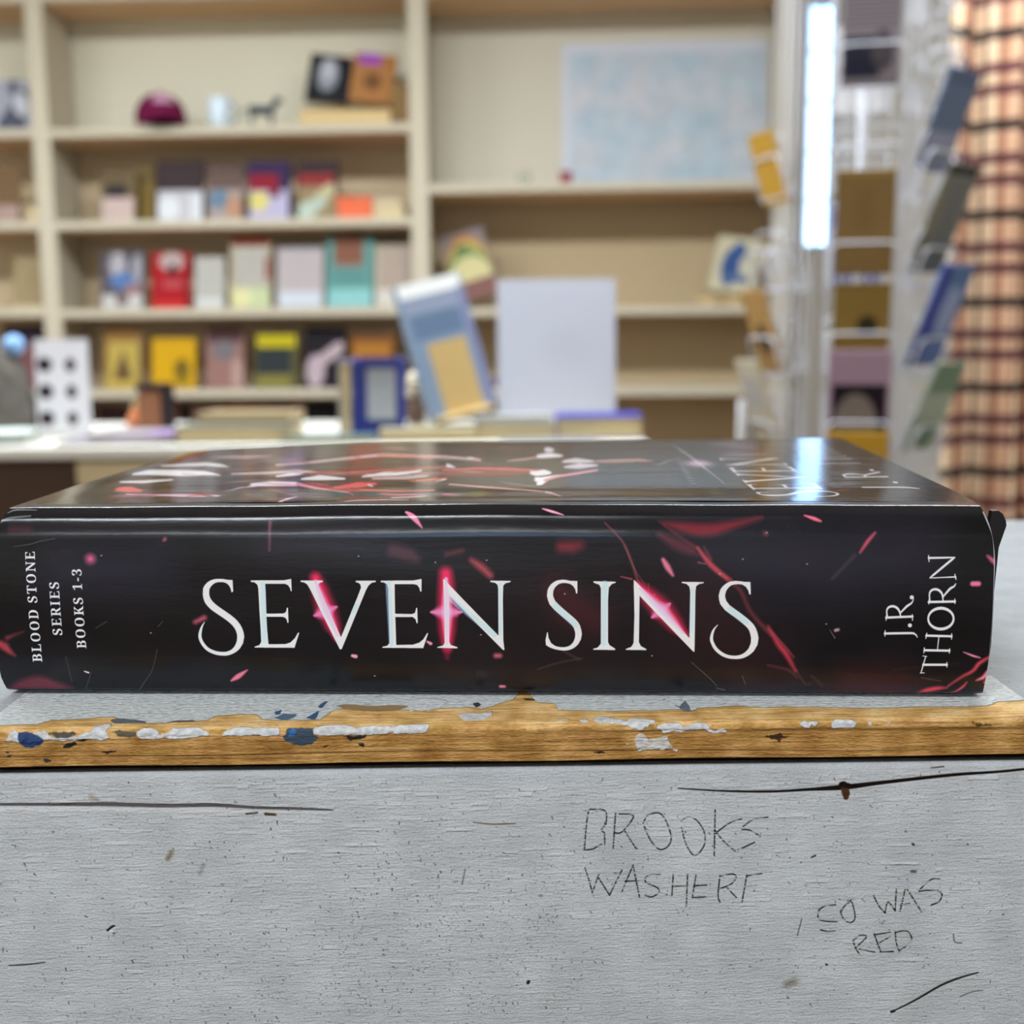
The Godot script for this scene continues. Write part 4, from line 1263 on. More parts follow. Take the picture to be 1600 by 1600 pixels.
	part("body", Shape.new().box(Vector3(0, 0.049, 0), Vector3(0.062, 0.098, 0.04), 0.002).done(), M.box_brown, bx)
	part("lid", Shape.new().box(Vector3(0, 0.1055, 0), Vector3(0.068, 0.015, 0.046), 0.002).done(), M.box_black, bx)
	part("side_strip", Shape.new().box(Vector3(0.033, 0.05, 0), Vector3(0.004, 0.098, 0.042)).done(), M.box_black, bx)

	# flat things on the table, left to right
	var gt := "books lying flat on the table"
	flat_book("magazine", "pale lilac magazine lying at the table's front left", Vector3(-0.80, T, -2.415), 0.04, Vector3(0.21, 0.17, 0.008), cell(C(150, 144, 156), [["r", 0.5, 0.5, 0.9, 0.9, C(190, 180, 206)]]), "magazines on the table")
	flat_book("magazine", "white and purple magazine on top of the lilac one", Vector3(-0.765, T + 0.0082, -2.45), -0.1, Vector3(0.19, 0.15, 0.01), cell(C(158, 154, 160), [["r", 0.6, 0.4, 1, 1, C(160, 130, 186)]]), "magazines on the table")
	flat_book("book", "wide grey hardback with white page edge lying flat on the table", Vector3(-0.555, T, -2.43), 0.03, Vector3(0.235, 0.17, 0.034), cell(C(120, 122, 112), []), gt)
	flat_book("book", "cream backed book on the grey hardback", Vector3(-0.55, T + 0.0342, -2.5), -0.06, Vector3(0.2, 0.13, 0.02), cell(C(160, 142, 110), []), gt)
	flat_book("book", "teal grey hardback lying flat before the blue framed sign", Vector3(-0.365, T, -2.412), 0.0, Vector3(0.18, 0.06, 0.014), cell(C(96, 122, 124), []), gt)
	flat_book("book", "thick cream paper stack lying under the tilted blue book", Vector3(-0.165, T, -2.43), 0.05, Vector3(0.2, 0.15, 0.024), cell(C(176, 168, 140), []), gt)
	flat_book("book", "cream covered book lying left of the bright blue book", Vector3(0.012, T, -2.45), 0.0, Vector3(0.165, 0.13, 0.034), cell(C(166, 164, 154), []), gt)
	flat_book("book", "thin white book on the cream one before the white sign", Vector3(0.005, T + 0.0342, -2.47), 0.08, Vector3(0.155, 0.1, 0.012), cell(C(168, 172, 174), []), gt)
	flat_book("book", "bright blue hardback with tan pages lying at the table's right end", Vector3(0.178, T, -2.45), -0.02, Vector3(0.175, 0.13, 0.046), cell(C(66, 70, 162), []), gt)
	flat_book("leaflet", "pale blue leaflet at the table's front edge", Vector3(0.075, T, -2.405), 0.0, Vector3(0.19, 0.03, 0.004), cell(C(160, 172, 190), []))
	# blue framed sign
	var sg := thing("framed_sign", "deep blue framed sign with a white sheet on the table", "sign", Vector3(-0.272, T, -2.5), Basis(Vector3.UP, -0.1) * Basis(Vector3.RIGHT, -0.06))
	mat("royal_blue", Color8(28, 48, 136), 0.4)
	mat("sheet_white", Color8(212, 216, 224), 0.7)
	s = Shape.new()
	for x in [-0.048, 0.048]: s.box(Vector3(x, 0.083, 0.0), Vector3(0.014, 0.166, 0.016), 0.002)
	s.box(Vector3(0, 0.159, 0), Vector3(0.082, 0.014, 0.016)).box(Vector3(0, 0.009, 0), Vector3(0.082, 0.018, 0.016)).box(Vector3(0, 0.084, -0.003), Vector3(0.082, 0.136, 0.006))
	part("frame", s.done(), M.royal_blue, sg)
	s = Shape.new()
	s.mapped = true
	s.uv_face = cell(C(206, 212, 220), [["l", 0.2, 0.15, 0.8, 0.85, C(188, 196, 206)]])
	s.uv_rest = s.uv_face.position
	s.box(Vector3(0.006, 0.092, 0.0015), Vector3(0.06, 0.104, 0.002))
	part("sheet", s.done(), M.covers, sg)
	part("stand", Shape.new().box(Vector3(0, 0.05, 0), Vector3(0.02, 0.1, 0.003), 0.0, Transform3D(Basis(Vector3.RIGHT, 0.35), Vector3(0, 0.0012, -0.046))).done(), M.royal_blue, sg)
	flat_book("book", "lilac spined book standing left of the blue framed sign", Vector3(-0.340, T + 0.0002, -2.49), 0.0, Vector3(0.024, 0.04, 0.16), cell(C(178, 176, 204), []))
	# cream topped bottle
	mat("brown_glass", Color8(92, 72, 58), 0.3)
	mat("cream_cap", Color8(222, 210, 184), 0.5)
	var bt := thing("bottle", "small brown bottle with a round cream top between the sign and the blue book", "bottle", Vector3(-0.208, T, -2.68))
	part("body", Shape.new().lathe([Vector2(0, 0), Vector2(0.018, 0), Vector2(0.02, 0.01), Vector2(0.02, 0.06), Vector2(0.009, 0.078), Vector2(0.009, 0.09), Vector2(0, 0.09)]).done(), M.brown_glass, bt)
	part("cap", Shape.new().lathe([Vector2(0, 0.09), Vector2(0.012, 0.09), Vector2(0.02, 0.108), Vector2(0.016, 0.126), Vector2(0, 0.134)]).done(), M.cream_cap, bt)
	# tilted blue book
	var tb := book("tilted_book", "tall thick blue book with a tan panel tilting on the table", Vector3(-0.105, T + 0.044, -2.57), Basis(Vector3.UP, 0.18) * Basis(Vector3.RIGHT, -0.2) * Basis(Vector3.BACK, 0.24), Vector3(0.142, 0.285, 0.045), cell(C(136, 156, 180), [["r", 0, 0, 1, 0.11, C(250, 252, 250)], ["r", 0, 0.11, 0.9, 0.24, C(150, 162, 184)], ["r", 0.1, 0.24, 0.85, 0.42, C(108, 130, 158)], ["r", 0.24, 0.46, 0.82, 1, C(206, 176, 118)], ["r", 0.9, 0.1, 1, 1, C(134, 130, 178)]]))
	part("easel_foot", Shape.new().box(Vector3(0.0, -0.004, 0.03), Vector3(0.12, 0.01, 0.06), 0.002).done(), M.pale_wood, tb)
	# white paper sign
	var ps := thing("paper_sign", "large blank white paper sign standing on the table before the right bay", "sign", Vector3(0.103, T, -2.75), Basis(Vector3.UP, -0.02) * Basis(Vector3.RIGHT, -0.1))
	var pc := Canvas.new(256, 320, 1, 0, 0, Color8(168, 170, 180))
	var blot := PackedVector2Array()
	for i in 24: blot.append(Vector2(150 + 48 * cos(TAU * i / 24), 150 + 44 * sin(TAU * i / 24)))
	pc.raw(blot, Color8(162, 164, 174), 0.6, 30.0, 0.0)
	var pm := mat("sign_paper", Color.WHITE, 0.6)
	pm.albedo_texture = pc.texture()
	s = Shape.new()
	s.mapped = true
	s.box(Vector3(0, 0.166, 0), Vector3(0.265, 0.332, 0.003))
	part("sheet", s.done(), pm, ps)
	part("stand", Shape.new().box(Vector3(0, 0.1, 0), Vector3(0.2, 0.2, 0.004), 0.0, Transform3D(Basis(Vector3.RIGHT, 0.25), Vector3(0, 0.004, -0.058))).done(), M.white_trim, ps)


# ------------------------------------------------------------------ wire rack and curtain
func arc_loop(a: Vector3, b: Vector3, up: Vector3, r: float) -> PackedVector3Array:
	# a rises to b's height with rounded corners: the shape of a pocket's wire
	var p := PackedVector3Array()
	var across := (b - a).normalized()
	p.append(a)
	var t0 := a + up
	var t1 := b + up
	var u := up.normalized()
	for i in 6:
		var t := PI / 2 * i / 5.0
		p.append(t0 - u * r + across * r + (-across * cos(t) + u * sin(t)) * r)
	for i in 6:
		var t := PI / 2 * i / 5.0
		p.append(t1 - u * r - across * r + (across * sin(t) + u * cos(t)) * r)
	p.append(b)
	return p

const RACK_FACES := [[-0.2, 0.15, 0.1], [0.74, 0.145, 0.36], [1.85, 0.15, 0.2], [2.9, 0.15, 0.2], [3.95, 0.15, 0.2], [-1.36, 0.172, 0.3]]
const RACK_LEVELS := [0.54, 0.70, 0.88, 1.06, 1.25, 1.44, 1.63, 1.80]

func rack() -> void:
	mat("white_wire", Color8(188, 190, 196), 0.5)
	mat("grey_metal", Color8(140, 138, 136), 0.4, 0.6)
	var at := Vector3(0.745, 0, -2.66)
	var o := thing("wire_rack", "tall white wire spinner rack filled with booklets by the window", "rack", at, Basis())
	part("post", Shape.new().lathe([Vector2(0, 0.03), Vector2(0.009, 0.03), Vector2(0.009, 2.1), Vector2(0, 2.1)], 16).done(), M.white_wire, o)
	part("base", Shape.new().lathe([Vector2(0, 0), Vector2(0.18, 0), Vector2(0.18, 0.012), Vector2(0.05, 0.03), Vector2(0, 0.03)], 32).done(), M.white_wire, o)
	for y in [0.45, 1.93]:
		var hub := Shape.new()
		for t in 6:
			var d := Vector3(sin(TAU * (t + 0.5) / 6), 0, cos(TAU * (t + 0.5) / 6))
			hub.tube(PackedVector3Array([Vector3(0, y, 0), d * 0.16 + Vector3(0, y, 0)]), 0.003, 6)
		var ring := PackedVector3Array()
		for t in 6: ring.append(Vector3(0.16 * sin(TAU * (t + 0.5) / 6), y, 0.16 * cos(TAU * (t + 0.5) / 6)))
		hub.tube(ring, 0.003, 6, true)
		part("ring_frame", hub.done(), M.white_wire, o)
	for f in 6:
		var turn := Basis(Vector3.UP, RACK_FACES[f][0])
		var out: float = RACK_FACES[f][1]
		var s := Shape.new()
		for i in 5:
			var x := -0.066 + 0.033 * i
			s.tube(PackedVector3Array([turn * Vector3(x, 0.45, out - 0.005), turn * Vector3(x, 1.93, out - 0.005)]), 0.0016, 5)
		part("side_grid", s.done(), M.white_wire, o)
		for y in RACK_LEVELS:
			if (f == 5 and y > 1.3) or (f == 4 and y > 1.1): continue
			var tip := turn * Transform3D(Basis(Vector3.RIGHT, RACK_FACES[f][2]), Vector3.ZERO).basis
			var low := turn * Vector3(0, y, out)
			s = Shape.new()
			s.tube(arc_loop(low + tip * Vector3(-0.064, 0, 0.022), low + tip * Vector3(0.064, 0, 0.022), tip * Vector3(0, 0.085, 0), 0.018), 0.0028, 6)
			s.tube(arc_loop(low + tip * Vector3(-0.064, 0, 0), low + tip * Vector3(0.064, 0, 0), tip * Vector3(0, 0.12, 0), 0.018), 0.0022, 6)
			for x in [-0.064, -0.022, 0.022, 0.064]:
				s.tube(PackedVector3Array([low + tip * Vector3(x, 0, 0), low + tip * Vector3(x, 0, 0.022)]), 0.002, 5)
			s.tube(PackedVector3Array([low + tip * Vector3(-0.064, 0, 0.022), low + tip * Vector3(0.064, 0, 0.022)]), 0.0022, 5)
			s.tube(PackedVector3Array([low + tip * Vector3(-0.064, 0.045, 0), low + tip * Vector3(-0.064, 0.045, 0.022)]), 0.002, 5)
			s.tube(PackedVector3Array([low + tip * Vector3(0.064, 0.045, 0), low + tip * Vector3(0.064, 0.045, 0.022)]), 0.002, 5)
			part("pocket", s.done(), M.white_wire, o)
	# what stands in the pockets: side (0 front, 1 right, 2 back, 3 left), pocket, width, height, cover
	var list := [
		[0, 1.44, 0.112, 0.19, "newspaper style booklet with a dark photograph high on the rack", cell(C(160, 152, 158), [["l", 0.05, 0.05, 0.95, 0.45, C(70, 64, 78)], ["r", 0, 0.5, 0.65, 0.9, C(52, 54, 74)], ["e", 0.5, 0.45, 0.9, 0.85, C(96, 88, 96)], ["l", 0, 0.9, 1, 1, C(90, 84, 92)]])],
		[0, 1.075, 0.114, 0.205, "brown booklet with faint print in the middle of the rack", cell(C(146, 118, 72), [["r", 0, 0, 1, 0.05, C(176, 140, 66)], ["l", 0.32, 0.2, 0.62, 0.6, C(120, 96, 60)]])],
		[0, 0.895, 0.112, 0.165, "mustard booklet with a dark round mark on the rack", cell(C(150, 122, 62), [["e", 0.42, 0.4, 0.78, 0.66, C(58, 50, 34)], ["r", 0, 0, 1, 0.08, C(140, 112, 60)]])],
		[0, 0.71, 0.122, 0.215, "pinkish purple booklet with a black picture low on the rack", cell(C(186, 156, 176), [["r", 0.06, 0.32, 0.94, 1, C(40, 32, 40)], ["e", 0.1, 0.4, 0.8, 1.2, C(142, 130, 122)], ["l", 0.1, 0.1, 0.9, 0.25, C(176, 148, 166)]])],
		[0, 0.545, 0.12, 0.215, "yellow bordered booklet lowest at the front of the rack", cell(C(214, 168, 60), [["r", 0.06, 0.22, 0.86, 1, C(186, 190, 194)]])],
		[1, 1.285, 0.118, 0.2, "slate blue booklet at the upper right of the rack", cell(C(96, 114, 144), [["r", 0, 0.6, 1, 1, C(146, 152, 178)], ["r", 0, 0, 1, 0.15, C(84, 100, 130)]])],
		[1, 1.085, 0.12, 0.22, "black and grey booklet with a striped side on the rack", cell(C(120, 122, 120), [["r", 0, 0, 1, 0.1, C(44, 46, 44)], ["r", 0, 0.1, 0.14, 1, C(130, 116, 60)], ["l", 0.25, 0.15, 0.85, 0.9, C(70, 74, 74)]])],
		[1, 0.895, 0.125, 0.215, "deep blue and sky blue booklet at the right of the rack", cell(C(104, 130, 186), [["r", 0, 0, 0.3, 1, C(48, 50, 150)], ["r", 0.3, 0, 1, 0.2, C(84, 118, 164)], ["e", 0.4, 0.2, 0.9, 0.7, C(150, 166, 206)]])],
		[1, 0.72, 0.118, 0.195, "pale green and white booklet at the lower right of the rack", cell(C(168, 182, 166), [["r", 0, 0, 1, 0.35, C(116, 142, 122)], ["e", 0.3, 0.7, 0.8, 1.0, C(104, 134, 118)]])],
		[5, 1.23, 0.118, 0.15, "golden yellow booklet at the upper left of the rack", cell(C(196, 152, 60), [])],
		[5, 0.88, 0.118, 0.18, "tan booklet with a black mark at the left of the rack", cell(C(176, 138, 84), [["e", 0.3, 0.4, 0.7, 0.8, C(60, 48, 34)]])],
		[5, 0.70, 0.118, 0.215, "cream booklet at the lower left of the rack", cell(C(196, 186, 164), [["r", 0.1, 0.2, 0.9, 0.5, C(180, 176, 168)]])],
		[3, 1.06, 0.118, 0.2, "blue grey booklet on the back of the rack", cell(C(104, 110, 146), [])],
		[3, 1.44, 0.118, 0.2, "red and cream booklet on the back of the rack", cell(C(186, 184, 184), [])]]
	for d in list:
		var turn := Basis(Vector3.UP, RACK_FACES[d[0]][0])
		var tip := turn * Basis(Vector3.RIGHT, RACK_FACES[d[0]][2])
		book("booklet", d[4], at + turn * Vector3(0, d[1], RACK_FACES[d[0]][1]) + tip * Vector3(0, 0.006, 0.0085), tip, Vector3(d[2], d[3], 0.007), d[5], "booklets in the wire rack", 0.001)
	var gp := thing("metal_post", "short grey metal display post left of the rack", "post", Vector3(0.475, 0, -2.5))
	part("pole", Shape.new().lathe([Vector2(0, 0.02), Vector2(0.011, 0.02), Vector2(0.011, 0.83), Vector2(0, 0.832)], 16).done(), M.grey_metal, gp)
	part("foot", Shape.new().lathe([Vector2(0, 0), Vector2(0.045, 0), Vector2(0.045, 0.012), Vector2(0, 0.02)], 24).done(), M.grey_metal, gp)

func curtain() -> void:
	var cv := Canvas.new(256, 512, 1, 0, 0, Color8(164, 116, 88))
	# bands of the plaid down the cloth and stripes across it
	var bands := [[0.13, 0], [0.37, 1], [0.5, 2], [0.61, 1], [0.74, 2], [1.01, 1]]
	var stripes := [[0.16, 1.0], [0.2, -0.7], [0.38, 1.0], [0.52, -0.15], [0.56, -0.8], [0.72, -0.15], [0.88, 0.45], [1.01, -0.3]]
	var tones := [Color8(58, 48, 44), Color8(204, 152, 120), Color8(104, 62, 64)]
	for y in 512:
		var band := 0
		for q in bands:
			if y / 512.0 < q[0]:
				band = q[1]
				break
		var tone: Color = tones[band]
		for x in 256:
			var q := 0.0
			for p in stripes:
				if x / 256.0 < p[0]:
					q = p[1]
					break
			var col := tone
			if q > 0: col = tone.lerp(Color8(250, 226, 190), q * (0.9 if band == 1 else 0.22))
			else: col = tone.lerp(Color8(40, 32, 30), -q * 0.75)
			if (x + y) % 4 < 2: col = col.darkened(0.08)
			var i := (y * 256 + x) * 3
			cv.c[i] = col.r; cv.c[i + 1] = col.g; cv.c[i + 2] = col.b
	var m := mat("plaid_cloth", Color.WHITE, 0.9)
	m.albedo_texture = cv.texture()
	m.rim_enabled = true
	m.rim = 0.2
	var o := thing("plaid_curtain", "brown, cream and black plaid curtain hanging at the right", "curtain", Vector3(1.025, 0.1, -2.95))
	var f := func(i, j):
		var x: float = 0.75 * i / 120.0
		var y: float = 2.3 * j / 20.0
		var fold := 0.032 * sin(x * 47.0 + 0.8 * sin(y * 1.3)) + 0.016 * sin(x * 109.0 + y * 1.5)
		return Vector3(x + 0.012 * sin(y * 2.1 + 1.0), y, fold)
	var s := Shape.new()
	s.grid(120, 20, f, func(i, j): return Vector2(0.95 * i / 120.0 / 0.107, -2.3 * j / 20.0 / 0.204 + 0.62), true)
	part("cloth", s.done(), m, o)
	var r := Shape.new()
	r.tube(PackedVector3Array([Vector3(-0.1, 2.32, 0), Vector3(0.74, 2.32, 0)]), 0.012, 10)
	part("rod", r.done(), M.grey_metal, o)
	for i in 9:
		var ring := PackedVector3Array()
		for t in 16: ring.append(Vector3(0.02 + 0.085 * i, 2.312 + 0.02 * sin(TAU * t / 16), 0.02 * cos(TAU * t / 16)))
		part("ring", Shape.new().tube(ring, 0.002, 5, true).done(), M.grey_metal, o)


func _ready() -> void:
	camera_and_light()
	atlas = Canvas.new(1024, 1280, 1, 0, 0, Color(0.5, 0.5, 0.5))
	mat("covers", Color.WHITE, 0.5)
	M.covers.albedo_color = Color8(226, 226, 226)
	room()
	bookcase()
	counter()
	hero_book()
	table_and_rest()

func table_and_rest() -> void:
	shelf_things()
	table()
	rack()
	curtain()
	M.covers.albedo_texture = atlas.texture()
	M.covers.texture_filter = BaseMaterial3D.TEXTURE_FILTER_LINEAR


func spine_title(cv: Canvas, pale: Color):
	# letter S of the title
	cv.stroke([53.91,29.6,0.4,52.65,29.39,0.5,51.42,28.61,0.66,50.69,27.48,0.77,50.59,26.21,0.79,50.98,24.64,0.85,52.17,23.22,0.87,53.67,22.08,0.85,55.73,20.59,0.85,57.22,19.22,0.85,58.16,17.68,0.85,58.51,15.91,0.85,58.26,14.53,0.8,57.64,13.34,0.7,56.52,12.25,0.56,55.14,11.65,0.51,53.97,11.55,0.49,52.22,11.78,0.47,50.41,12.63,0.45,49.31,13.91,0.43,48.73,15.2,0.41,48.66,16.29,0.39,48.96,17.57,0.31,49.4,18.62,0.19,49.96,19.44,0.08], pale)
	cv.poly([53.64,30.01,54.99,29.95,56.04,29.76,57.14,29.72,57.17,26.89,56.73,26.66,56.58,27.58,56.17,28.41,55.52,28.96,54.76,29.17,53.61,29.17], pale)
	# letter E of the title
	cv.poly([61.48,29.62,69.4,29.66,71.24,30.01,71.26,27,71.03,26.94,70.83,27.77,70.41,28.42,69.75,28.75,64.91,28.75,64.97,26.9,64.95,21.52,68.9,21.55,69.49,21.78,69.74,22.21,69.92,23,70.21,23,70.21,19.27,69.92,19.23,69.76,20.06,69.35,20.55,68.68,20.74,64.92,20.74,64.98,17.5,65.14,13.99,69.2,14.02,70.48,14.45,71.58,15.54,72.4,16.88,72.69,16.82,71.39,13.07,61.71,13.11,61.72,13.35,62.9,13.78,63.37,14.54,63.38,17.49,63.27,22.99,63.21,27.68,63.02,28.55,62.37,29.1,61.47,29.23], pale)
	# letter V of the title
	cv.poly([73.43,29.62,78.79,29.62,78.78,29.23,78.01,29.04,77.65,28.55,77.92,27.58,82.68,15.76,86.9,25.54,87.83,27.87,87.71,28.61,87.28,29.04,86.62,29.19,86.63,29.58,91.44,29.58,91.39,29.23,90.44,29.04,89.65,28.36,89.05,27.29,82.78,12.8,82.3,12.76,75.66,27.48,75.02,28.61,74.37,29.08,73.42,29.27], pale)
	# letter E of the title
	cv.poly([92.59,29.58,100.36,29.62,102.31,30,102.25,26.91,101.92,26.91,101.69,27.88,101.19,28.51,100.34,28.71,95.9,28.71,95.83,21.55,99.9,21.46,100.58,21.81,100.89,23.02,101.14,22.96,101.19,19.22,100.91,19.18,100.64,20.19,99.98,20.72,95.87,20.71,95.9,13.85,99.84,13.92,101.38,14.42,102.36,15.2,103.35,16.77,103.63,16.77,102.35,13.04,92.52,13.12,92.57,13.41,93.69,13.65,94.28,14.3,94.3,23.01,94.31,27.68,94.05,28.69,93.3,29.11,92.58,29.19], pale)
	# letter N of the title
	cv.poly([107.4,29.91,107.64,29.94,108.52,28.94,120.37,16.22,120.41,27.68,120.27,28.55,119.67,29.04,118.57,29.23,118.58,29.58,123.4,29.52,123.34,29.19,122.17,28.94,121.63,28.36,121.52,24.98,121.51,15.24,121.77,12.69,121.41,12.63,108.79,25.98,108.61,14.63,108.98,13.84,110.56,13.35,110.55,13.02,105.73,13.13,105.73,13.38,107.12,13.74,107.52,14.47,107.57,21.08,107.5,26.91], pale)
	# letter S of the title
	cv.stroke([135.58,29.38,0.4,134.35,29.07,0.51,133.31,28.23,0.62,132.74,27.11,0.7,132.64,25.95,0.72,133.24,24.21,0.79,134.24,23.11,0.81,136.13,21.4,0.81,137.92,19.85,0.81,138.96,18.49,0.8,139.38,16.64,0.78,139.25,15.57,0.74,138.77,14.49,0.65,137.82,13.51,0.53,136.68,13.04,0.46,135.54,12.96,0.42,134.4,13.11,0.4,133.55,13.4,0.38], pale)
	cv.poly([131.91,17.06,132.1,17.06,132.28,15.65,132.88,14.38,134.12,13.46,134.02,12.76,132.69,13.21,131.65,13.85,131.52,15.06], pale)
	cv.poly([135.39,29.79,136.33,29.75,137.46,29.5,139.1,29.46,139.1,26.49,138.78,26.49,138.59,27.46,138.02,28.32,137.27,28.8,136.33,28.96,135.39,28.96], pale)
	# letter I of the title
	cv.poly([142.82,29.42,148.08,29.32,148.09,29.04,147.24,28.75,146.49,27.88,146.32,24.99,146.35,14.7,146.74,13.92,148.06,13.05,148.07,12.71,142.85,12.74,142.85,13.03,143.89,13.33,144.65,14.31,144.61,27.69,144.23,28.55,142.92,29.04], pale)
	# letter N of the title
	cv.poly([152.3,29.67,152.49,29.71,165.5,15.75,165.54,26.92,165.33,28.08,164.67,28.75,163.55,29,163.54,29.28,168.68,29.23,168.68,28.94,167.66,28.75,166.92,28.23,166.79,26.92,166.79,14.06,166.78,12.31,166.49,12.35,153.72,25.92,153.65,14.72,154.12,13.74,155.41,13,155.41,12.71,150.53,12.76,150.53,12.99,151.85,13.54,152.37,14.52,152.51,21.13], pale)
	# letter S of the title
	cv.stroke([176.05,29.09,0.41,174.94,28.88,0.48,173.92,28.15,0.6,173.2,27.12,0.71,172.94,25.97,0.75,173.34,24.27,0.8,174.3,23.04,0.8,175.44,22.18,0.8,177.14,20.96,0.8,179.24,19.19,0.82,180.3,17.78,0.84,180.85,15.74,0.88,180.75,14.38,0.83,180.12,12.92,0.71,178.93,11.75,0.58,177.72,11.16,0.49,176.4,10.98,0.43,174.71,11.16,0.43,173.19,11.83,0.43,171.76,13.1,0.41,170.94,14.56,0.39,170.7,15.63,0.38,170.94,17.08,0.3,171.43,18.11,0.19,172.13,18.91,0.08], pale)
	cv.poly([175.95,29.51,176.97,29.46,178.09,29.3,179.55,29.26,179.69,26.26,179.31,26.26,179.07,27.18,178.49,28.08,177.64,28.61,176.8,28.71,175.96,28.67], pale)
func spine_author(cv: Canvas, pale: Color):
	cv.stroke([219.99,7.28,0.12,220.42,9.28,0.15,220.86,11.3,0.12], pale)
	cv.stroke([219.83,7.23,0.1,220.74,7.28,0.1], pale)
	cv.stroke([220.18,11.45,0.1,221.13,11.3,0.1], pale)
	cv.stroke([220.42,9.28,0.29,225.85,9.29,0.29], pale)
	cv.stroke([225.87,9.87,0.12,225.93,8.71,0.12], pale)
	cv.stroke([220.55,12.83,0.29,226.27,12.75,0.29], pale)
	cv.stroke([220.43,13.44,0.12,220.39,12.18,0.12], pale)
	cv.stroke([226.3,13.25,0.12,226.3,12.14,0.12], pale)
	cv.stroke([220.76,16.4,0.29,226.54,16.26,0.29], pale)
	cv.stroke([220.81,17,0.12,220.67,15.7,0.12], pale)
	cv.stroke([226.56,16.91,0.12,226.6,15.56,0.12], pale)
	cv.stroke([223.66,16.28,0.12,223.49,12.89,0.12], pale)
	cv.stroke([220.89,24.51,0.29,226.87,24.64,0.29], pale)
	cv.stroke([220.94,25.08,0.12,220.94,24.04,0.12], pale)
	cv.stroke([226.84,25.26,0.12,226.9,24.14,0.12], pale)
	cv.stroke([221.11,24.88,0.17,220.98,26.37,0.19,221.37,27.24,0.26,222.31,27.56,0.31,223.29,27.16,0.29,223.93,26.25,0.22,224.16,24.76,0.14], pale)
	cv.stroke([224.12,25.75,0.19,225.66,27.66,0.29,226.59,28.23,0.21,226.92,28.84,0.12], pale)
	cv.stroke([220.56,34.86,0.26,225.32,34.95,0.21,226.46,35,0.12], pale)
	cv.stroke([220.49,35.45,0.12,220.65,34.02,0.12], pale)
	cv.stroke([220.93,30.2,0.1,221.69,30.87,0.24,225.82,34.46,0.26,226.56,35,0.1], pale)
	cv.stroke([221,30.18,0.12,224.1,30.33,0.14,226.84,30.45,0.19], pale)
	cv.stroke([226.64,31.07,0.12,226.94,29.83,0.12], pale)
	cv.stroke([211.15,16.88,0.29,217,16.99,0.29,217.85,16.89,0.24,218.4,16.52,0.17,218.68,15.97,0.1], pale)
	cv.stroke([211.15,17.59,0.12,211.17,16.26,0.12], pale)
	cv.stroke([216.81,18.9,0.48,216.83,18.87,0.48], pale)
	cv.stroke([211.27,20.74,0.29,217.27,21.02,0.29], pale)
	cv.stroke([211.29,21.34,0.12,211.27,20.09,0.12], pale)
	cv.stroke([217.23,21.49,0.12,217.36,20.1,0.12], pale)
	cv.stroke([211.49,21.09,0.17,211.3,22.33,0.19,211.7,23.21,0.26,212.65,23.48,0.31,213.63,23.08,0.29,214.27,22.19,0.22,214.55,21.14,0.14], pale)
	cv.stroke([214.52,21.94,0.19,216.01,23.58,0.29,216.83,24.13,0.22,217.28,24.88,0.12,217.34,25.25,0.1], pale)
	cv.stroke([216.94,25.62,0.48,216.96,25.6,0.48], pale)
	cv.ring([227.04,20.53,226.97,19.78,226.68,19.08,226.21,18.48,225.57,18.02,224.82,17.73,224,17.63,223.18,17.73,222.4,18.02,221.72,18.48,221.19,19.08,220.84,19.77,220.7,20.52,220.78,21.27,221.07,21.97,221.54,22.57,222.18,23.03,222.93,23.32,223.74,23.42,224.57,23.32,225.34,23.03,226.02,22.57,226.55,21.98,226.9,21.28], [226.54,20.53,226.47,19.98,226.23,19.46,225.82,19.01,225.28,18.67,224.64,18.46,223.95,18.38,223.25,18.45,222.59,18.67,222.01,19.01,221.57,19.45,221.28,19.97,221.16,20.52,221.23,21.08,221.47,21.6,221.88,22.04,222.42,22.38,223.06,22.6,223.75,22.67,224.45,22.6,225.11,22.38,225.68,22.04,226.13,21.6,226.42,21.09], pale)
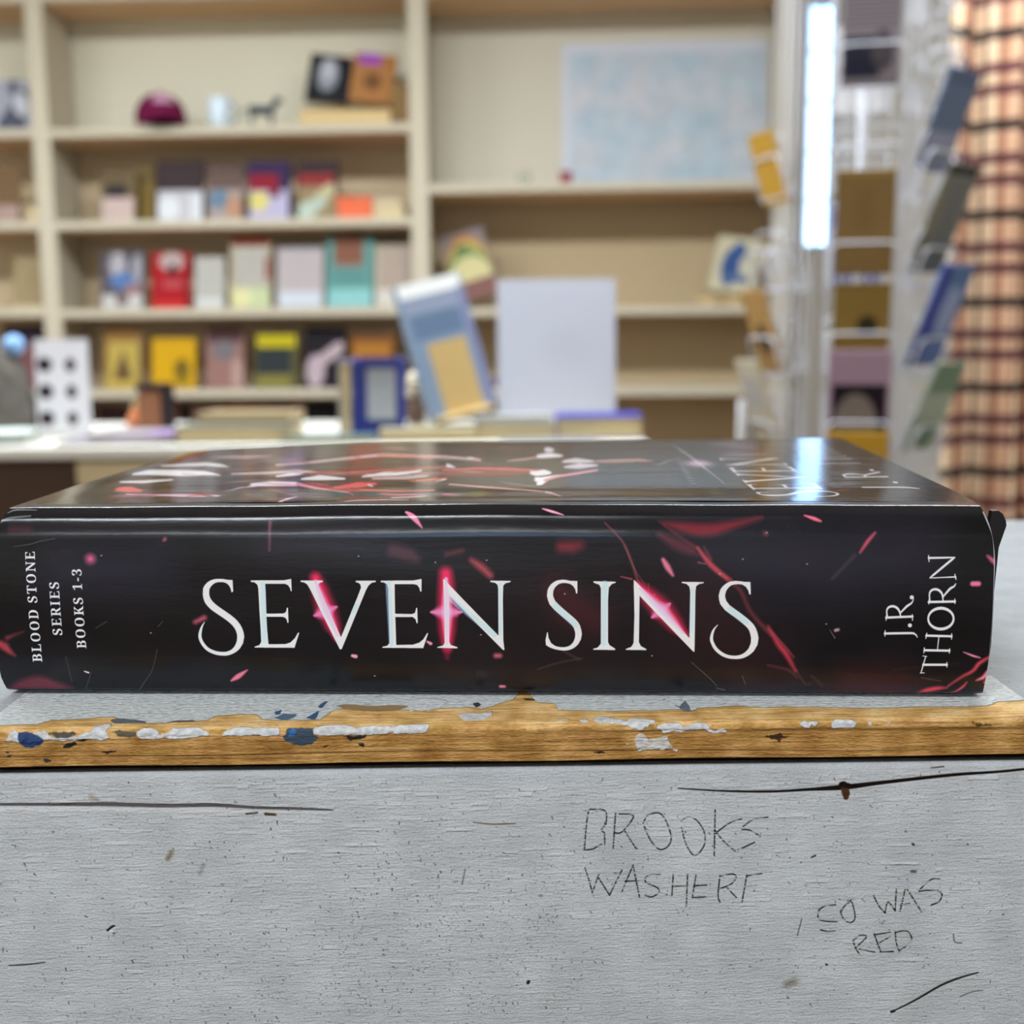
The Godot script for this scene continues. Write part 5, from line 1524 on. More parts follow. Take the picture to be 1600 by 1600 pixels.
func title_glyph(n: int) -> Array:
	if n == 0: return [["s",0.31,1,0.02,0.24,0.99,0.03,0.16,0.94,0.04,0.12,0.87,0.05,0.12,0.79,0.05,0.15,0.7,0.05,0.22,0.61,0.05,0.32,0.54,0.05,0.45,0.45,0.05,0.54,0.37,0.05,0.61,0.28,0.05,0.63,0.17,0.05,0.62,0.09,0.05,0.59,0.02,0.04,0.52,-0.05,0.03,0.44,-0.08,0.03,0.37,-0.09,0.03,0.26,-0.07,0.03,0.15,-0.02,0.03,0.08,0.05,0.03,0.04,0.13,0.02,0.03,0.2,0.02,0.04,0.27,0.02,0.07,0.33,0.01,0.1,0.38,0],["p",0.3,1.02,0.38,1.02,0.44,1.01,0.51,1.01,0.52,0.83,0.49,0.82,0.48,0.88,0.46,0.93,0.41,0.96,0.37,0.97,0.3,0.97]]
	if n == 1: return [["p",0.78,1,1.27,1,1.38,1.02,1.39,0.84,1.37,0.84,1.36,0.89,1.33,0.93,1.29,0.95,0.99,0.95,1,0.83,1.01,0.51,1.25,0.51,1.29,0.52,1.3,0.55,1.31,0.6,1.33,0.6,1.34,0.37,1.32,0.37,1.31,0.42,1.28,0.45,1.24,0.46,1.01,0.46,1.02,0.27,1.04,0.06,1.29,0.06,1.37,0.08,1.43,0.15,1.48,0.23,1.5,0.22,1.43,0,0.83,0,0.83,0.02,0.91,0.04,0.93,0.09,0.93,0.27,0.91,0.6,0.89,0.88,0.88,0.93,0.83,0.97,0.78,0.98]]
	if n == 2: return [["p",1.51,1,1.85,1,1.85,0.98,1.8,0.96,1.78,0.93,1.8,0.88,2.11,0.16,2.36,0.75,2.41,0.89,2.4,0.94,2.37,0.96,2.33,0.97,2.33,1,2.63,1,2.63,0.98,2.57,0.96,2.52,0.92,2.49,0.86,2.12,-0.02,2.09,-0.02,1.66,0.87,1.62,0.94,1.57,0.97,1.51,0.98]]
	if n == 3: return [["p",2.7,1,3.18,1,3.3,1.02,3.3,0.83,3.28,0.83,3.27,0.89,3.24,0.93,3.18,0.94,2.91,0.94,2.91,0.51,3.17,0.5,3.21,0.52,3.22,0.6,3.24,0.59,3.25,0.37,3.23,0.36,3.21,0.43,3.17,0.46,2.92,0.46,2.93,0.04,3.17,0.05,3.27,0.08,3.33,0.12,3.38,0.22,3.4,0.22,3.33,-0.01,2.72,0,2.72,0.02,2.79,0.03,2.83,0.07,2.82,0.6,2.81,0.88,2.79,0.94,2.75,0.97,2.7,0.97]]
	if n == 4: return [["p",3.62,1.02,3.64,1.02,3.69,0.96,4.44,0.18,4.44,0.88,4.43,0.93,4.39,0.96,4.32,0.98,4.32,1,4.62,0.99,4.62,0.97,4.54,0.96,4.51,0.92,4.51,0.72,4.51,0.12,4.53,-0.03,4.51,-0.03,3.71,0.78,3.71,0.09,3.74,0.04,3.83,0.01,3.83,-0.01,3.54,0,3.54,0.01,3.62,0.04,3.64,0.08,3.64,0.48,3.63,0.83]]
	return []
func spine_art(cv: Canvas):
	cv.stroke([67.62,38.13,3.98,81.37,38.57,3.96,93.52,37.94,3.34], Color8(60,48,58), 0.35, 4.0)  # broad soft purple and blue tones along the upper spine
	cv.stroke([16.38,31.97,6.23,38.15,32.74,6.19], Color8(38,40,58), 0.5, 6.0)
	cv.stroke([168.7,34.19,8.94,198.41,32.65,10.35,215.98,35.67,7.34], Color8(44,42,56), 0.55, 8.0)
	cv.stroke([203.86,2.54,6,214.41,1.01,6.88], Color8(70,22,26), 0.6, 4.5)
	cv.stroke([117.52,20.31,18.27,153.88,20.35,18.08], Color8(30,20,24), 0.5, 10.0)
	cv.stroke([167.41,20.37,9.01,179.57,12.63,9.01], Color8(44,20,24), 0.5, 6.0)
	cv.stroke([134.25,28.07,3.02,137.26,23.44,4.53,143.31,20.34,3.63], Color8(70,22,28), 0.55, 3.0)
	cv.stroke([190.27,4.84,4.51,178.27,2.44,4.53], Color8(40,22,28), 0.5, 4.0)
	cv.stroke([22.93,34.77,1.01,23.09,34.77,1.01], Color8(190,84,118), 1, 0.9)
	cv.stroke([47.69,19.44,0.47,49.92,20.54,0.54], Color8(190,80,100), 0.9, 0.6)
	cv.stroke([159.15,34.35,0.45,160.21,32.67,0.67,161.43,30.84,0.3], Color8(200,110,132), 0.95, 0.35)
	cv.stroke([114.21,34.24,0.53,116.46,32.7,0.91,118.55,30.85,0.76], Color8(150,62,70), 0.9, 0.7)
	cv.stroke([108.33,35.62,0.45,111.97,36.39,0.45], Color8(120,50,60), 0.7, 0.7)
	cv.stroke([95.76,36.4,1.52,99.53,35.48,1.67,101.03,34.55,1.06], Color8(104,58,66), 0.55, 1.0)
	cv.stroke([135.33,37.28,1.2,138.03,37.27,1.35,139.68,37.58,0.9], Color8(110,34,44), 0.9, 1.2)
	cv.stroke([159.66,42.56,0.45,164.87,41.49,1.34,170.07,41.18,1.48,175.97,42.53,0.89,181.85,44.02,0.3], Color8(118,34,44), 0.85, 0.9)
	cv.stroke([158.2,39.99,0.6,161.94,38.01,1.19,165.68,36.48,1.04,167.19,35.57,0.3], Color8(92,42,52), 0.75, 0.8)
	cv.stroke([145.5,42.59,0.18,149.55,38.48,0.27,151.52,34.51,0.3,153.51,28.84,0.23], Color8(120,56,64), 0.8, 0.25)
	cv.stroke([150.01,37.56,0.1,152.74,31.91,0.1,155.01,28.69,0.1], Color8(120,70,70), 0.7, 0.15)
	cv.stroke([149.3,30.53,0.15,151.85,29.92,0.23], Color8(170,70,84), 0.8, 0.2)
	cv.stroke([155.76,28.84,0.09,155.93,26.84,0.09], Color8(150,90,96), 0.6, 0.15)
	cv.stroke([158.16,43.01,0.15,162.96,39.52,0.3,167.17,36.94,0.3], Color8(110,44,52), 0.6, 0.4)
	cv.stroke([167.16,37.09,0.3,170.2,33.28,0.6,174.74,29.61,0.52], Color8(164,62,72), 0.95, 0.35)
	cv.stroke([168.65,37.24,0.15,170.18,34.5,0.33], Color8(140,60,66), 0.6, 0.4)
	cv.stroke([167.36,33.74,0.18,169.01,33.43,0.12], Color8(160,80,96), 0.8, 0.2)
	cv.stroke([174.74,29.61,0.45,177.32,27,0.37,179.66,22.24,0.37,183.19,18.07,0.45,184.73,16.52,0.37], Color8(100,42,50), 0.85, 0.5)
	cv.stroke([183.93,18.54,0.22,186.27,14.51,0.6,188.29,11.87,0.6,190.65,7.66,0.23], Color8(170,48,62), 0.9, 0.5)
	cv.stroke([183.94,18.07,0.12,187.94,13.74,0.22,190.11,11.1,0.15], Color8(150,60,72), 0.7, 0.3)
	cv.stroke([190.64,7.98,0.15,192.99,4.54,0.15,194.19,4.54,0.12], Color8(110,60,64), 0.5, 0.4)
	cv.stroke([184.15,9.05,0.15,188.69,7.97,0.2,190.99,6.1,0.15], Color8(120,50,60), 0.6, 0.4)
	cv.stroke([194.44,6.43,0.15,197.06,4.08,0.3], Color8(80,50,55), 0.6, 0.5)
	cv.stroke([198.49,30.06,0.1,203.49,35.38,0.22], Color8(90,66,80), 0.6, 0.6)
	cv.stroke([204.79,36.14,0.22,206.46,38.7,0.41,208.15,40.66,0.22], Color8(196,76,96), 0.9, 0.35)
	cv.stroke([192.15,44.6,0.22,194.23,43.84,0.47,195.72,43.24,0.26], Color8(212,92,116), 1, 0.25)
	cv.stroke([182.82,40.4,0.44,182.97,40.25,0.44], Color8(130,48,60), 0.8, 0.5)
	cv.stroke([230.82,28.84,0.59,232.14,28.84,0.59], Color8(216,104,138), 1, 0.3)
	cv.stroke([234.01,35.35,0.29,235.23,34.29,0.58,236,33.54,0.51], Color8(184,84,106), 0.95, 0.4)
	cv.stroke([198.28,17.78,0.09,199.54,15.78,0.18], Color8(130,100,104), 0.7, 0.15)
	cv.stroke([199.63,17.63,0.37,200.22,17.79,0.37], Color8(190,140,150), 0.9, 0.25)
	cv.stroke([218.9,0.87,0.15,221.07,2.6,0.6,224.02,3.4,0.52,226.25,3.56,0.15], Color8(190,54,68), 0.95, 0.4)
	cv.stroke([212.92,0.69,0.09,217.41,0.87,0.3,220.33,2.45,0.3], Color8(120,38,48), 0.7, 0.6)
	cv.stroke([223.41,0.42,0.12,227.8,2.32,0.24,229.81,3.73,0.33,230.8,4.98,0.15], Color8(180,62,72), 0.95, 0.25)
	cv.stroke([226.52,4.03,0.18,229.4,6.22,0.27,232,7.79,0.39,233.39,9.66,0.44,235.68,11.21,0.3], Color8(190,62,76), 0.95, 0.4)
	cv.stroke([220.18,6.04,0.1,224.68,5.27,0.12], Color8(90,66,66), 0.7, 0.2)
	cv.stroke([229.55,12.43,0.1,231.81,11.51,0.27,233.47,11.05,0.15], Color8(214,120,146), 1, 0.2)
	cv.stroke([233,5.46,0.15,234.6,6.24,0.45,235.42,7.49,0.44], Color8(220,110,130), 0.95, 0.3)
	cv.stroke([235.1,5,0.45,236.26,5.62,0.3], Color8(200,70,88), 0.9, 0.4)
	cv.stroke([235.01,0.94,0.89,236.07,3.44,0.89], Color8(96,26,34), 0.8, 1.0)
	cv.stroke([213.39,8.04,0.12,228.94,9.64,0.15], Color8(60,44,48), 0.4, 0.5)
	cv.stroke([0.07,0.97,0.79,3.73,3.24,1.43,8.22,4.06,1.9,12.12,3.27,1.42,16.35,2.64,0.32], Color8(98,38,52), 0.85, 1.0)
	cv.stroke([-0.25,13.81,0.95,0.65,13.18,1.1,1.82,11.9,0.63,3.01,10.95,0.16], Color8(160,54,64), 0.85, 0.6)
	cv.stroke([1.45,15.41,0.63,3.39,16.21,0.31,5.65,17.01,0.13], Color8(120,46,54), 0.75, 0.5)
	cv.stroke([55.57,4.71,0.23,57.33,5.83,0.62,59.59,7.43,0.16], Color8(212,104,124), 1, 0.25)
	cv.stroke([43.83,1.46,0.24,45.86,1.15,0.31], Color8(150,84,100), 0.7, 0.5)
	cv.stroke([85.3,11.15,0.39,86.07,10.99,0.49], Color8(226,140,156), 1, 0.2)
	cv.stroke([119.71,11.23,0.55,120.63,11.24,0.52], Color8(190,90,104), 0.9, 0.5)
	cv.stroke([120.71,3.5,0.34,121.63,3.5,0.31], Color8(214,124,140), 1, 0.3)
	cv.stroke([103.38,14.66,0.23,104.14,14.19,0.4], Color8(226,140,156), 1, 0.2)
	cv.stroke([19.78,6.99,0.16,20.7,6.67,0.22], Color8(232,190,180), 1, 0.15)
	cv.stroke([40.95,38.94,0.31,41.27,39.24,0.37], Color8(160,80,100), 0.9, 0.4)
	cv.stroke([115.83,6.49,0.61,116.75,6.49,0.61], Color8(70,40,50), 0.5, 1.0)
	cv.stroke([135.73,12.53,0.12,139.53,10.34,0.2,135.73,12.21,0.12], Color8(80,44,48), 0.7, 0.3)
	cv.stroke([129.62,7.8,0.12,134.2,9.38,0.15,140.29,10.66,0.12], Color8(70,60,60), 0.7, 0.3)
	cv.stroke([32.54,1.9,0.08,34.76,4.96,0.09,36.47,7.52,0.09,37.99,12.62,0.08], Color8(120,112,112), 0.55, 0.12)
	cv.stroke([19.64,2.33,0.08,21.33,6.68,0.08], Color8(120,112,112), 0.55, 0.12)
	cv.stroke([23.28,17.83,0.08,26.2,19.57,0.08], Color8(120,112,112), 0.55, 0.12)
	cv.stroke([38.61,18.32,0.09,39.77,19.59,0.09], Color8(120,112,112), 0.55, 0.12)
	cv.stroke([16.45,4.25,0.06,15.45,10.66,0.06], Color8(120,112,112), 0.55, 0.12)
	cv.stroke([166.06,9.78,0.09,170.66,5.56,0.12,172.2,3.84,0.09], Color8(120,112,112), 0.55, 0.12)
	cv.stroke([178.19,6.37,0.09,178.99,4.18,0.09], Color8(120,112,112), 0.55, 0.12)
	cv.stroke([172.21,3.21,0.15,174.18,2.74,0.15], Color8(120,112,112), 0.55, 0.12)
	cv.stroke([4.33,37.74,0.08,8.73,38.36,0.11,10.94,38.98,0.11,14.71,39.59,0.09], Color8(120,112,112), 0.55, 0.12)
	cv.stroke([98.69,45.57,0.38,100.47,44.04,0.68,102.54,41.6,0.15], Color8(226,118,150), 1, 0.25)
	cv.stroke([66.29,43.2,0.38,66.28,39.21,0.23,66.17,36.43,0.12], Color8(150,84,112), 0.7, 0.4)
	cv.stroke([131.01,46.55,0.22,133.1,45.64,0.45,135.79,44.58,0.15], Color8(226,140,166), 1, 0.25)
	cv.stroke([4,41.78,0.78,8.34,41.77,0.62], Color8(90,40,54), 0.7, 1.2)
	cv.stroke([183.11,40.55,0.13,183.26,40.55,0.13], Color8(190,180,186), 0.8, 0.12)
	cv.stroke([87.36,35.18,0.14,87.51,35.18,0.14], Color8(190,180,186), 0.8, 0.12)
	cv.stroke([105.57,33.78,0.14,105.72,33.78,0.14], Color8(190,180,186), 0.8, 0.12)
	cv.stroke([177.62,34.49,0.13,177.76,34.49,0.13], Color8(190,180,186), 0.8, 0.12)
	cv.stroke([136.06,26.38,0.14,136.21,26.38,0.14], Color8(190,180,186), 0.8, 0.12)
	cv.stroke([172.32,31.14,0.13,172.47,31.14,0.13], Color8(190,180,186), 0.8, 0.12)
	cv.stroke([36.65,16.74,0.14,36.81,16.74,0.14], Color8(190,180,186), 0.8, 0.12)
	cv.stroke([25.61,35.55,0.14,25.77,35.55,0.14], Color8(190,180,186), 0.8, 0.12)
	cv.stroke([116.11,16.4,0.14,116.26,16.4,0.14], Color8(190,180,186), 0.8, 0.12)
	cv.stroke([157.13,26.23,0.14,157.28,26.23,0.14], Color8(190,180,186), 0.8, 0.12)
	cv.stroke([90.41,6.09,0.14,90.57,6.09,0.14], Color8(190,180,186), 0.8, 0.12)
	cv.stroke([156.67,11.33,0.14,156.82,11.33,0.14], Color8(190,180,186), 0.8, 0.12)
	cv.stroke([117.69,34.23,0.14,117.84,34.23,0.14], Color8(190,180,186), 0.8, 0.12)
	cv.stroke([192.47,33.42,0.13,192.62,33.42,0.13], Color8(190,180,186), 0.8, 0.12)
	cv.stroke([197.35,19.17,0.13,197.49,19.17,0.13], Color8(190,180,186), 0.8, 0.12)
func spine_glow(cv: Canvas):
	cv.glow([77.09,30.2,1.72,78.13,26.9,2.3,79.33,22.61,2.69,80.75,18.7,2.12,81.81,15.56,1.16], Color8(214,36,82), 1.0)
	cv.glow([76.49,21.04,0.38,79.22,22.03,1.73,81.85,23.2,0.38], Color8(236,110,160), 1.0)
	cv.glow([108.08,31.16,1.9,108.14,26.91,2.28,108.17,21.86,2.48,108.13,17.17,2.1,108.1,13.05,1.34], Color8(220,36,82), 1.0)
	cv.glow([108.07,13.25,1.15,108.03,10.69,0.77], Color8(120,20,50), 0.6)
	cv.glow([104.4,21.93,0.34,108.18,21.94,1.81,111.64,21.94,0.34], Color8(240,120,170), 1.0)
	cv.glow([153.44,28.27,1.31,156.09,25.57,2.25,159.31,22.3,2.63,161.98,19.2,2.07,164.46,16.29,1.13], Color8(214,36,78), 1.0)
	cv.glow([156.7,20.74,0.38,159.12,22.68,1.69,160.8,24.03,0.38], Color8(240,110,160), 1.0)
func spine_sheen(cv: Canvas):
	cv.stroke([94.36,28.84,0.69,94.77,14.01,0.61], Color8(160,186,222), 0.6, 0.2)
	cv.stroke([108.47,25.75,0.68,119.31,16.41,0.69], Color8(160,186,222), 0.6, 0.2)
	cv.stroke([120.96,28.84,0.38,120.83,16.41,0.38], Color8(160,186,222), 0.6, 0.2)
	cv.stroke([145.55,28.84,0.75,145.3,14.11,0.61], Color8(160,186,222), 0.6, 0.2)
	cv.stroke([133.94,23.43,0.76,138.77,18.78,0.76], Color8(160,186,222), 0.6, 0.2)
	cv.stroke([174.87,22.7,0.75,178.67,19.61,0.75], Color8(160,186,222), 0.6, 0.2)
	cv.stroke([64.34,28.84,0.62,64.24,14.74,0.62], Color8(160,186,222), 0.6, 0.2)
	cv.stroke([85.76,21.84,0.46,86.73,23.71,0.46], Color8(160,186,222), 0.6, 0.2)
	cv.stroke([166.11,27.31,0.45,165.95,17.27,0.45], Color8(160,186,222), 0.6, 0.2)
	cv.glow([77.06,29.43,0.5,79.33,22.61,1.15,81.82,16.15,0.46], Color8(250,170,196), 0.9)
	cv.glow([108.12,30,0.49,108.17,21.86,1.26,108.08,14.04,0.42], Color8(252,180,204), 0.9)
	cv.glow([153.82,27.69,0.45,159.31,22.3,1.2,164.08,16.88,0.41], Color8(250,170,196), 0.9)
func cover_art(cv: Canvas):
	cv.poly([9.85,119.03,29.88,134.01,77.5,143.9,110.37,123.21,111.59,103.08,81.84,111.42,35.2,112.68,11.44,113.86], Color8(70,46,50), 0.6, 3)
	cv.poly([22.49,84.4,52.83,90.11,88.23,93.52,112.89,81.44,114.11,61.25,92.33,60.17,58.32,64.89,26.33,71.7], Color8(74,48,50), 0.6, 3)
	cv.poly([16.73,125.24,28.42,126.64,38.88,124.16,39.5,121.5,31.14,116.07,17.65,122.03], Color8(196,168,172), 0.9, 1.2)
	cv.poly([35.9,109.88,46.23,115.54,52.11,112.88,52.73,109.87,49.5,100.72,36.64,106.91], Color8(110,96,140), 0.7, 2)
	cv.poly([6.97,101.42,19.76,107.33,26.64,101.46,31.61,93.08,32.35,90.35,29.25,92.11,22.84,96.76,8.53,96.69], Color8(226,224,226), 1, 0.8)
	cv.poly([5.13,80.15,7,89.11,17.8,86.73,26.94,82.73,34.98,71.53,35.66,69.09,30.61,70.14,23.11,69.77,12.14,73.98,7.37,73.82], Color8(232,232,234), 1, 0.8)
	cv.poly([9.08,59,15.71,60.73,23.57,62.34,24.55,59.27,18.29,53.2,10.45,55.22], Color8(220,214,214), 1, 0.8)
	cv.poly([13.17,44.78,16.72,47.33,22.56,39.2,24.28,34.19,21.55,33.66,16.31,36.23], Color8(220,98,92), 1, 0.8)
	cv.poly([20.65,31.37,28.92,29.57,39.29,28.85,47.66,26.02,48.94,21.41,41.63,21.11,30.4,25.16,21.79,28.17], Color8(214,186,206), 1, 0.8)
	cv.poly([18.04,26.9,26.43,29.44,31.95,25.53,32.96,22.45,28.57,23.18,19.2,23.79], Color8(170,96,112), 0.8, 1)
	cv.poly([46.29,34.01,48.29,42.65,51.85,45.94,52.54,43.15,49.18,39.24,47,31.41], Color8(214,204,214), 1, 0.5)
	cv.poly([45.86,32.49,49.3,42.14,57.68,43.68,68.52,33.65,70.49,24.17,62.25,24.1,53.55,25.8,47.63,26.13], Color8(54,40,50), 0.9, 1)
	cv.poly([48.87,50.67,54.14,54.97,61.91,52.56,63.82,43.67,56.68,44.19,50.68,43.59], Color8(226,214,228), 1, 0.8)
	cv.poly([62.1,51.65,68.28,43.25,74.79,36.42,79.94,31.35,82.68,23.05,83.04,20.94,80.49,28.18,75.52,32.5,69.38,37.81,63.63,44.54], Color8(224,150,168), 1, 0.5)
	cv.poly([37.01,74.59,47.86,77.43,56.71,81.25,63.89,74.47,64.69,70.38,58.49,72.86,49.35,71.22,37.79,71.71], Color8(210,190,190), 1, 0.8)
	cv.poly([52.1,67.58,55.51,73.41,59.08,74.6,59.94,70.51,57.11,66.15,53.02,63.64], Color8(228,226,228), 1, 0.6)
	cv.poly([61.14,60.41,65.37,66.95,74.05,60.09,74.72,56.32,67.63,55.44,61.94,56.63], Color8(224,218,222), 1, 0.6)
	cv.poly([45.26,96.84,52.74,99.94,61.43,108.23,76.21,121.39,98.45,112.76,109.58,102.67,109.82,98.89,98.99,106.81,77.25,114.16,62.34,103.36,53.73,95.26,46.34,92.23], Color8(224,200,206), 1, 0.7)
	cv.poly([74.28,119.86,80.81,119.07,94.53,110.09,95.28,102.77,82.17,108.93,75.43,112.17], Color8(206,110,110), 0.8, 1)
	cv.poly([60.13,74.16,71.49,74.67,86,80.22,100.95,85.49,101.34,81.17,86.67,75.18,72.35,69.77,60.81,70.89], Color8(198,90,84), 0.9, 0.7)
	cv.poly([77.98,64.1,83.23,72.62,90.41,75.79,94.04,77.44,94.36,74.53,91.41,67.67,84.66,62.69,78.61,60.25], Color8(232,226,228), 1, 0.6)
	cv.poly([81.41,59.91,91.7,65.27,97.51,66.38,97.92,62.49,92.88,55.75,81.99,56.14], Color8(206,180,178), 0.9, 0.8)
	cv.poly([63.47,53.7,68.91,48.93,75.68,40.97,81.9,34.78,82.43,31.53,77.18,32.67,70.29,41.93,64.23,50.06], Color8(170,44,64), 0.9, 0.8)
	cv.poly([73.73,42.1,79.15,51.38,84.81,49.33,85.34,45.79,81.17,39.16,74.37,38.71], Color8(214,80,88), 1, 0.7)
	cv.poly([82.29,48.47,84.53,43.09,85.05,39.68,82.95,44.26], Color8(240,200,206), 1, 0.4)
	cv.poly([81.51,37.13,92.17,34.06,102.14,35.53,102.47,32.28,92.77,29.56,82.05,33.84], Color8(204,94,100), 1, 0.6)
	cv.poly([88.1,27.34,93.37,25.01,101.61,24.73,101.81,22.9,93.94,20.76,88.42,25.17], Color8(216,90,110), 1, 0.6)
	cv.poly([79.99,8.49,84.77,12.55,91.77,13.31,98.27,11.91,98.41,10.78,92.02,11.6,85.1,10.57,80.3,6.84], Color8(200,176,200), 1, 0.4)
	cv.poly([65.52,0.32,65.93,7,66.58,15.9,68.63,21.3,69.14,18.91,67.49,11.88,66.89,2.94,66.45,-3.56], Color8(226,210,220), 1, 0.4)
	cv.poly([92.71,18,97.31,19.71,102.3,21.32,102.46,19.83,97.85,15.31,93.11,15.08], Color8(206,206,216), 0.8, 0.6)
	cv.poly([93.05,54.3,99.78,58.64,103.38,58.98,103.65,55.99,100.54,51.26,93.5,50.66], Color8(206,98,76), 0.9, 0.8)
	cv.poly([100.39,71.14,108.92,83.09,118.61,82.8,126.56,73.31,126.75,65.33,119.52,62.48,110.37,62.71,101.15,63.23], Color8(130,50,44), 0.9, 1)
	cv.poly([99.77,77.48,110.9,82.54,126.47,77.14,132.2,71.96,132.23,69.15,126.56,73.02,111.23,77.45,100.09,74.16], Color8(204,84,82), 1, 0.5)
	cv.poly([104.45,47.26,115.3,41.54,127.49,34.17,130.9,30.35,130.94,27.22,127.59,30.33,115.55,37.51,104.71,44.47], Color8(212,160,152), 0.9, 0.5)
	cv.poly([104.83,25.28,108.25,23.65,109.37,19.98,109.47,18.8,108.61,19.44,105.12,22.24], Color8(214,96,110), 1, 0.4)
	cv.poly([99.67,92.96,100.81,91.32,103.5,83,103.72,80.44,101.69,81.65,100.57,83.21], Color8(216,206,216), 1, 0.4)
	cv.poly([104.88,110.76,108.34,105.87,110.03,101.94,110.18,99.58,108.79,99.19,105.33,104.87], Color8(214,204,204), 1, 0.6)
	cv.poly([100.45,52.09,101.91,55.4,103.17,57.27,103.38,55.04,102.27,51.74,100.67,49.93], Color8(226,226,228), 1, 0.4)
	cv.poly([126.18,73.32,128.08,72.4,130.27,76.29,132.59,69.68,132.62,65.73,130.46,62.33,128.31,60.62,126.38,65.34], Color8(232,228,232), 1, 0.5)
	cv.poly([127.8,58.88,129.61,58.83,131.39,60.54,135.01,64.97,135.01,59.23,131.47,53.11,129.76,49.68,128,49.73], Color8(236,234,238), 1, 0.5)
	cv.poly([128.54,49.18,130.25,52.06,131.61,56.73,131.67,51.61,130.37,43.6,128.69,41.54], Color8(236,234,238), 1, 0.5)
	cv.poly([130.57,54.31,134.46,63.6,139.64,69.27,146.34,76.57,146.22,72.47,139.56,63,134.47,57.91,130.64,48.9], Color8(208,140,148), 1, 0.6)
	cv.poly([127.26,113.76,131.38,119.82,136.02,112.73,136.01,107.78,131.52,104.81,127.45,103.92], Color8(232,224,228), 1, 0.8)
	cv.poly([129.48,134.49,131.21,137.22,133.01,131,133.06,122.93,131.37,120.93,129.63,123.63], Color8(214,206,220), 1, 0.7)
	cv.poly([117.91,98.56,123.76,104.87,127.76,109.47,127.85,104.59,123.92,99.16,118.03,95.77], Color8(214,160,160), 0.9, 0.7)
	cv.poly([135.59,98.41,140.08,105.21,145.96,96.92,145.84,92.35,139.91,91.25,135.58,91.55], Color8(226,214,216), 0.9, 0.9)
	cv.poly([135.96,82.9,140.9,91.38,146.67,87.23,146.53,82.9,140.67,76.29,135.95,78.66], Color8(226,212,220), 0.9, 0.9)
	cv.poly([146,98.07,152.13,101.19,160.23,102.14,163.76,95.42,163.55,92.69,159.64,92.88,151.69,91.07,145.81,91.23], Color8(190,146,130), 0.8, 0.9)
	cv.poly([130.87,31.94,132.89,28.51,135.51,17.57,135.51,16.12,132.94,22.38,130.96,25.67], Color8(206,176,176), 0.9, 0.6)
	cv.poly([164.18,85.61,167.7,95.29,170.36,98.51,170.33,85.42,170.12,83.26,170.11,95.74,167.47,92.57,164.02,83.45], Color8(150,146,148), 0.8, 0.3)
	cv.poly([166.72,92.98,167.54,88.86,167.32,86.23,166.35,88.52], Color8(160,150,150), 0.7, 0.4)
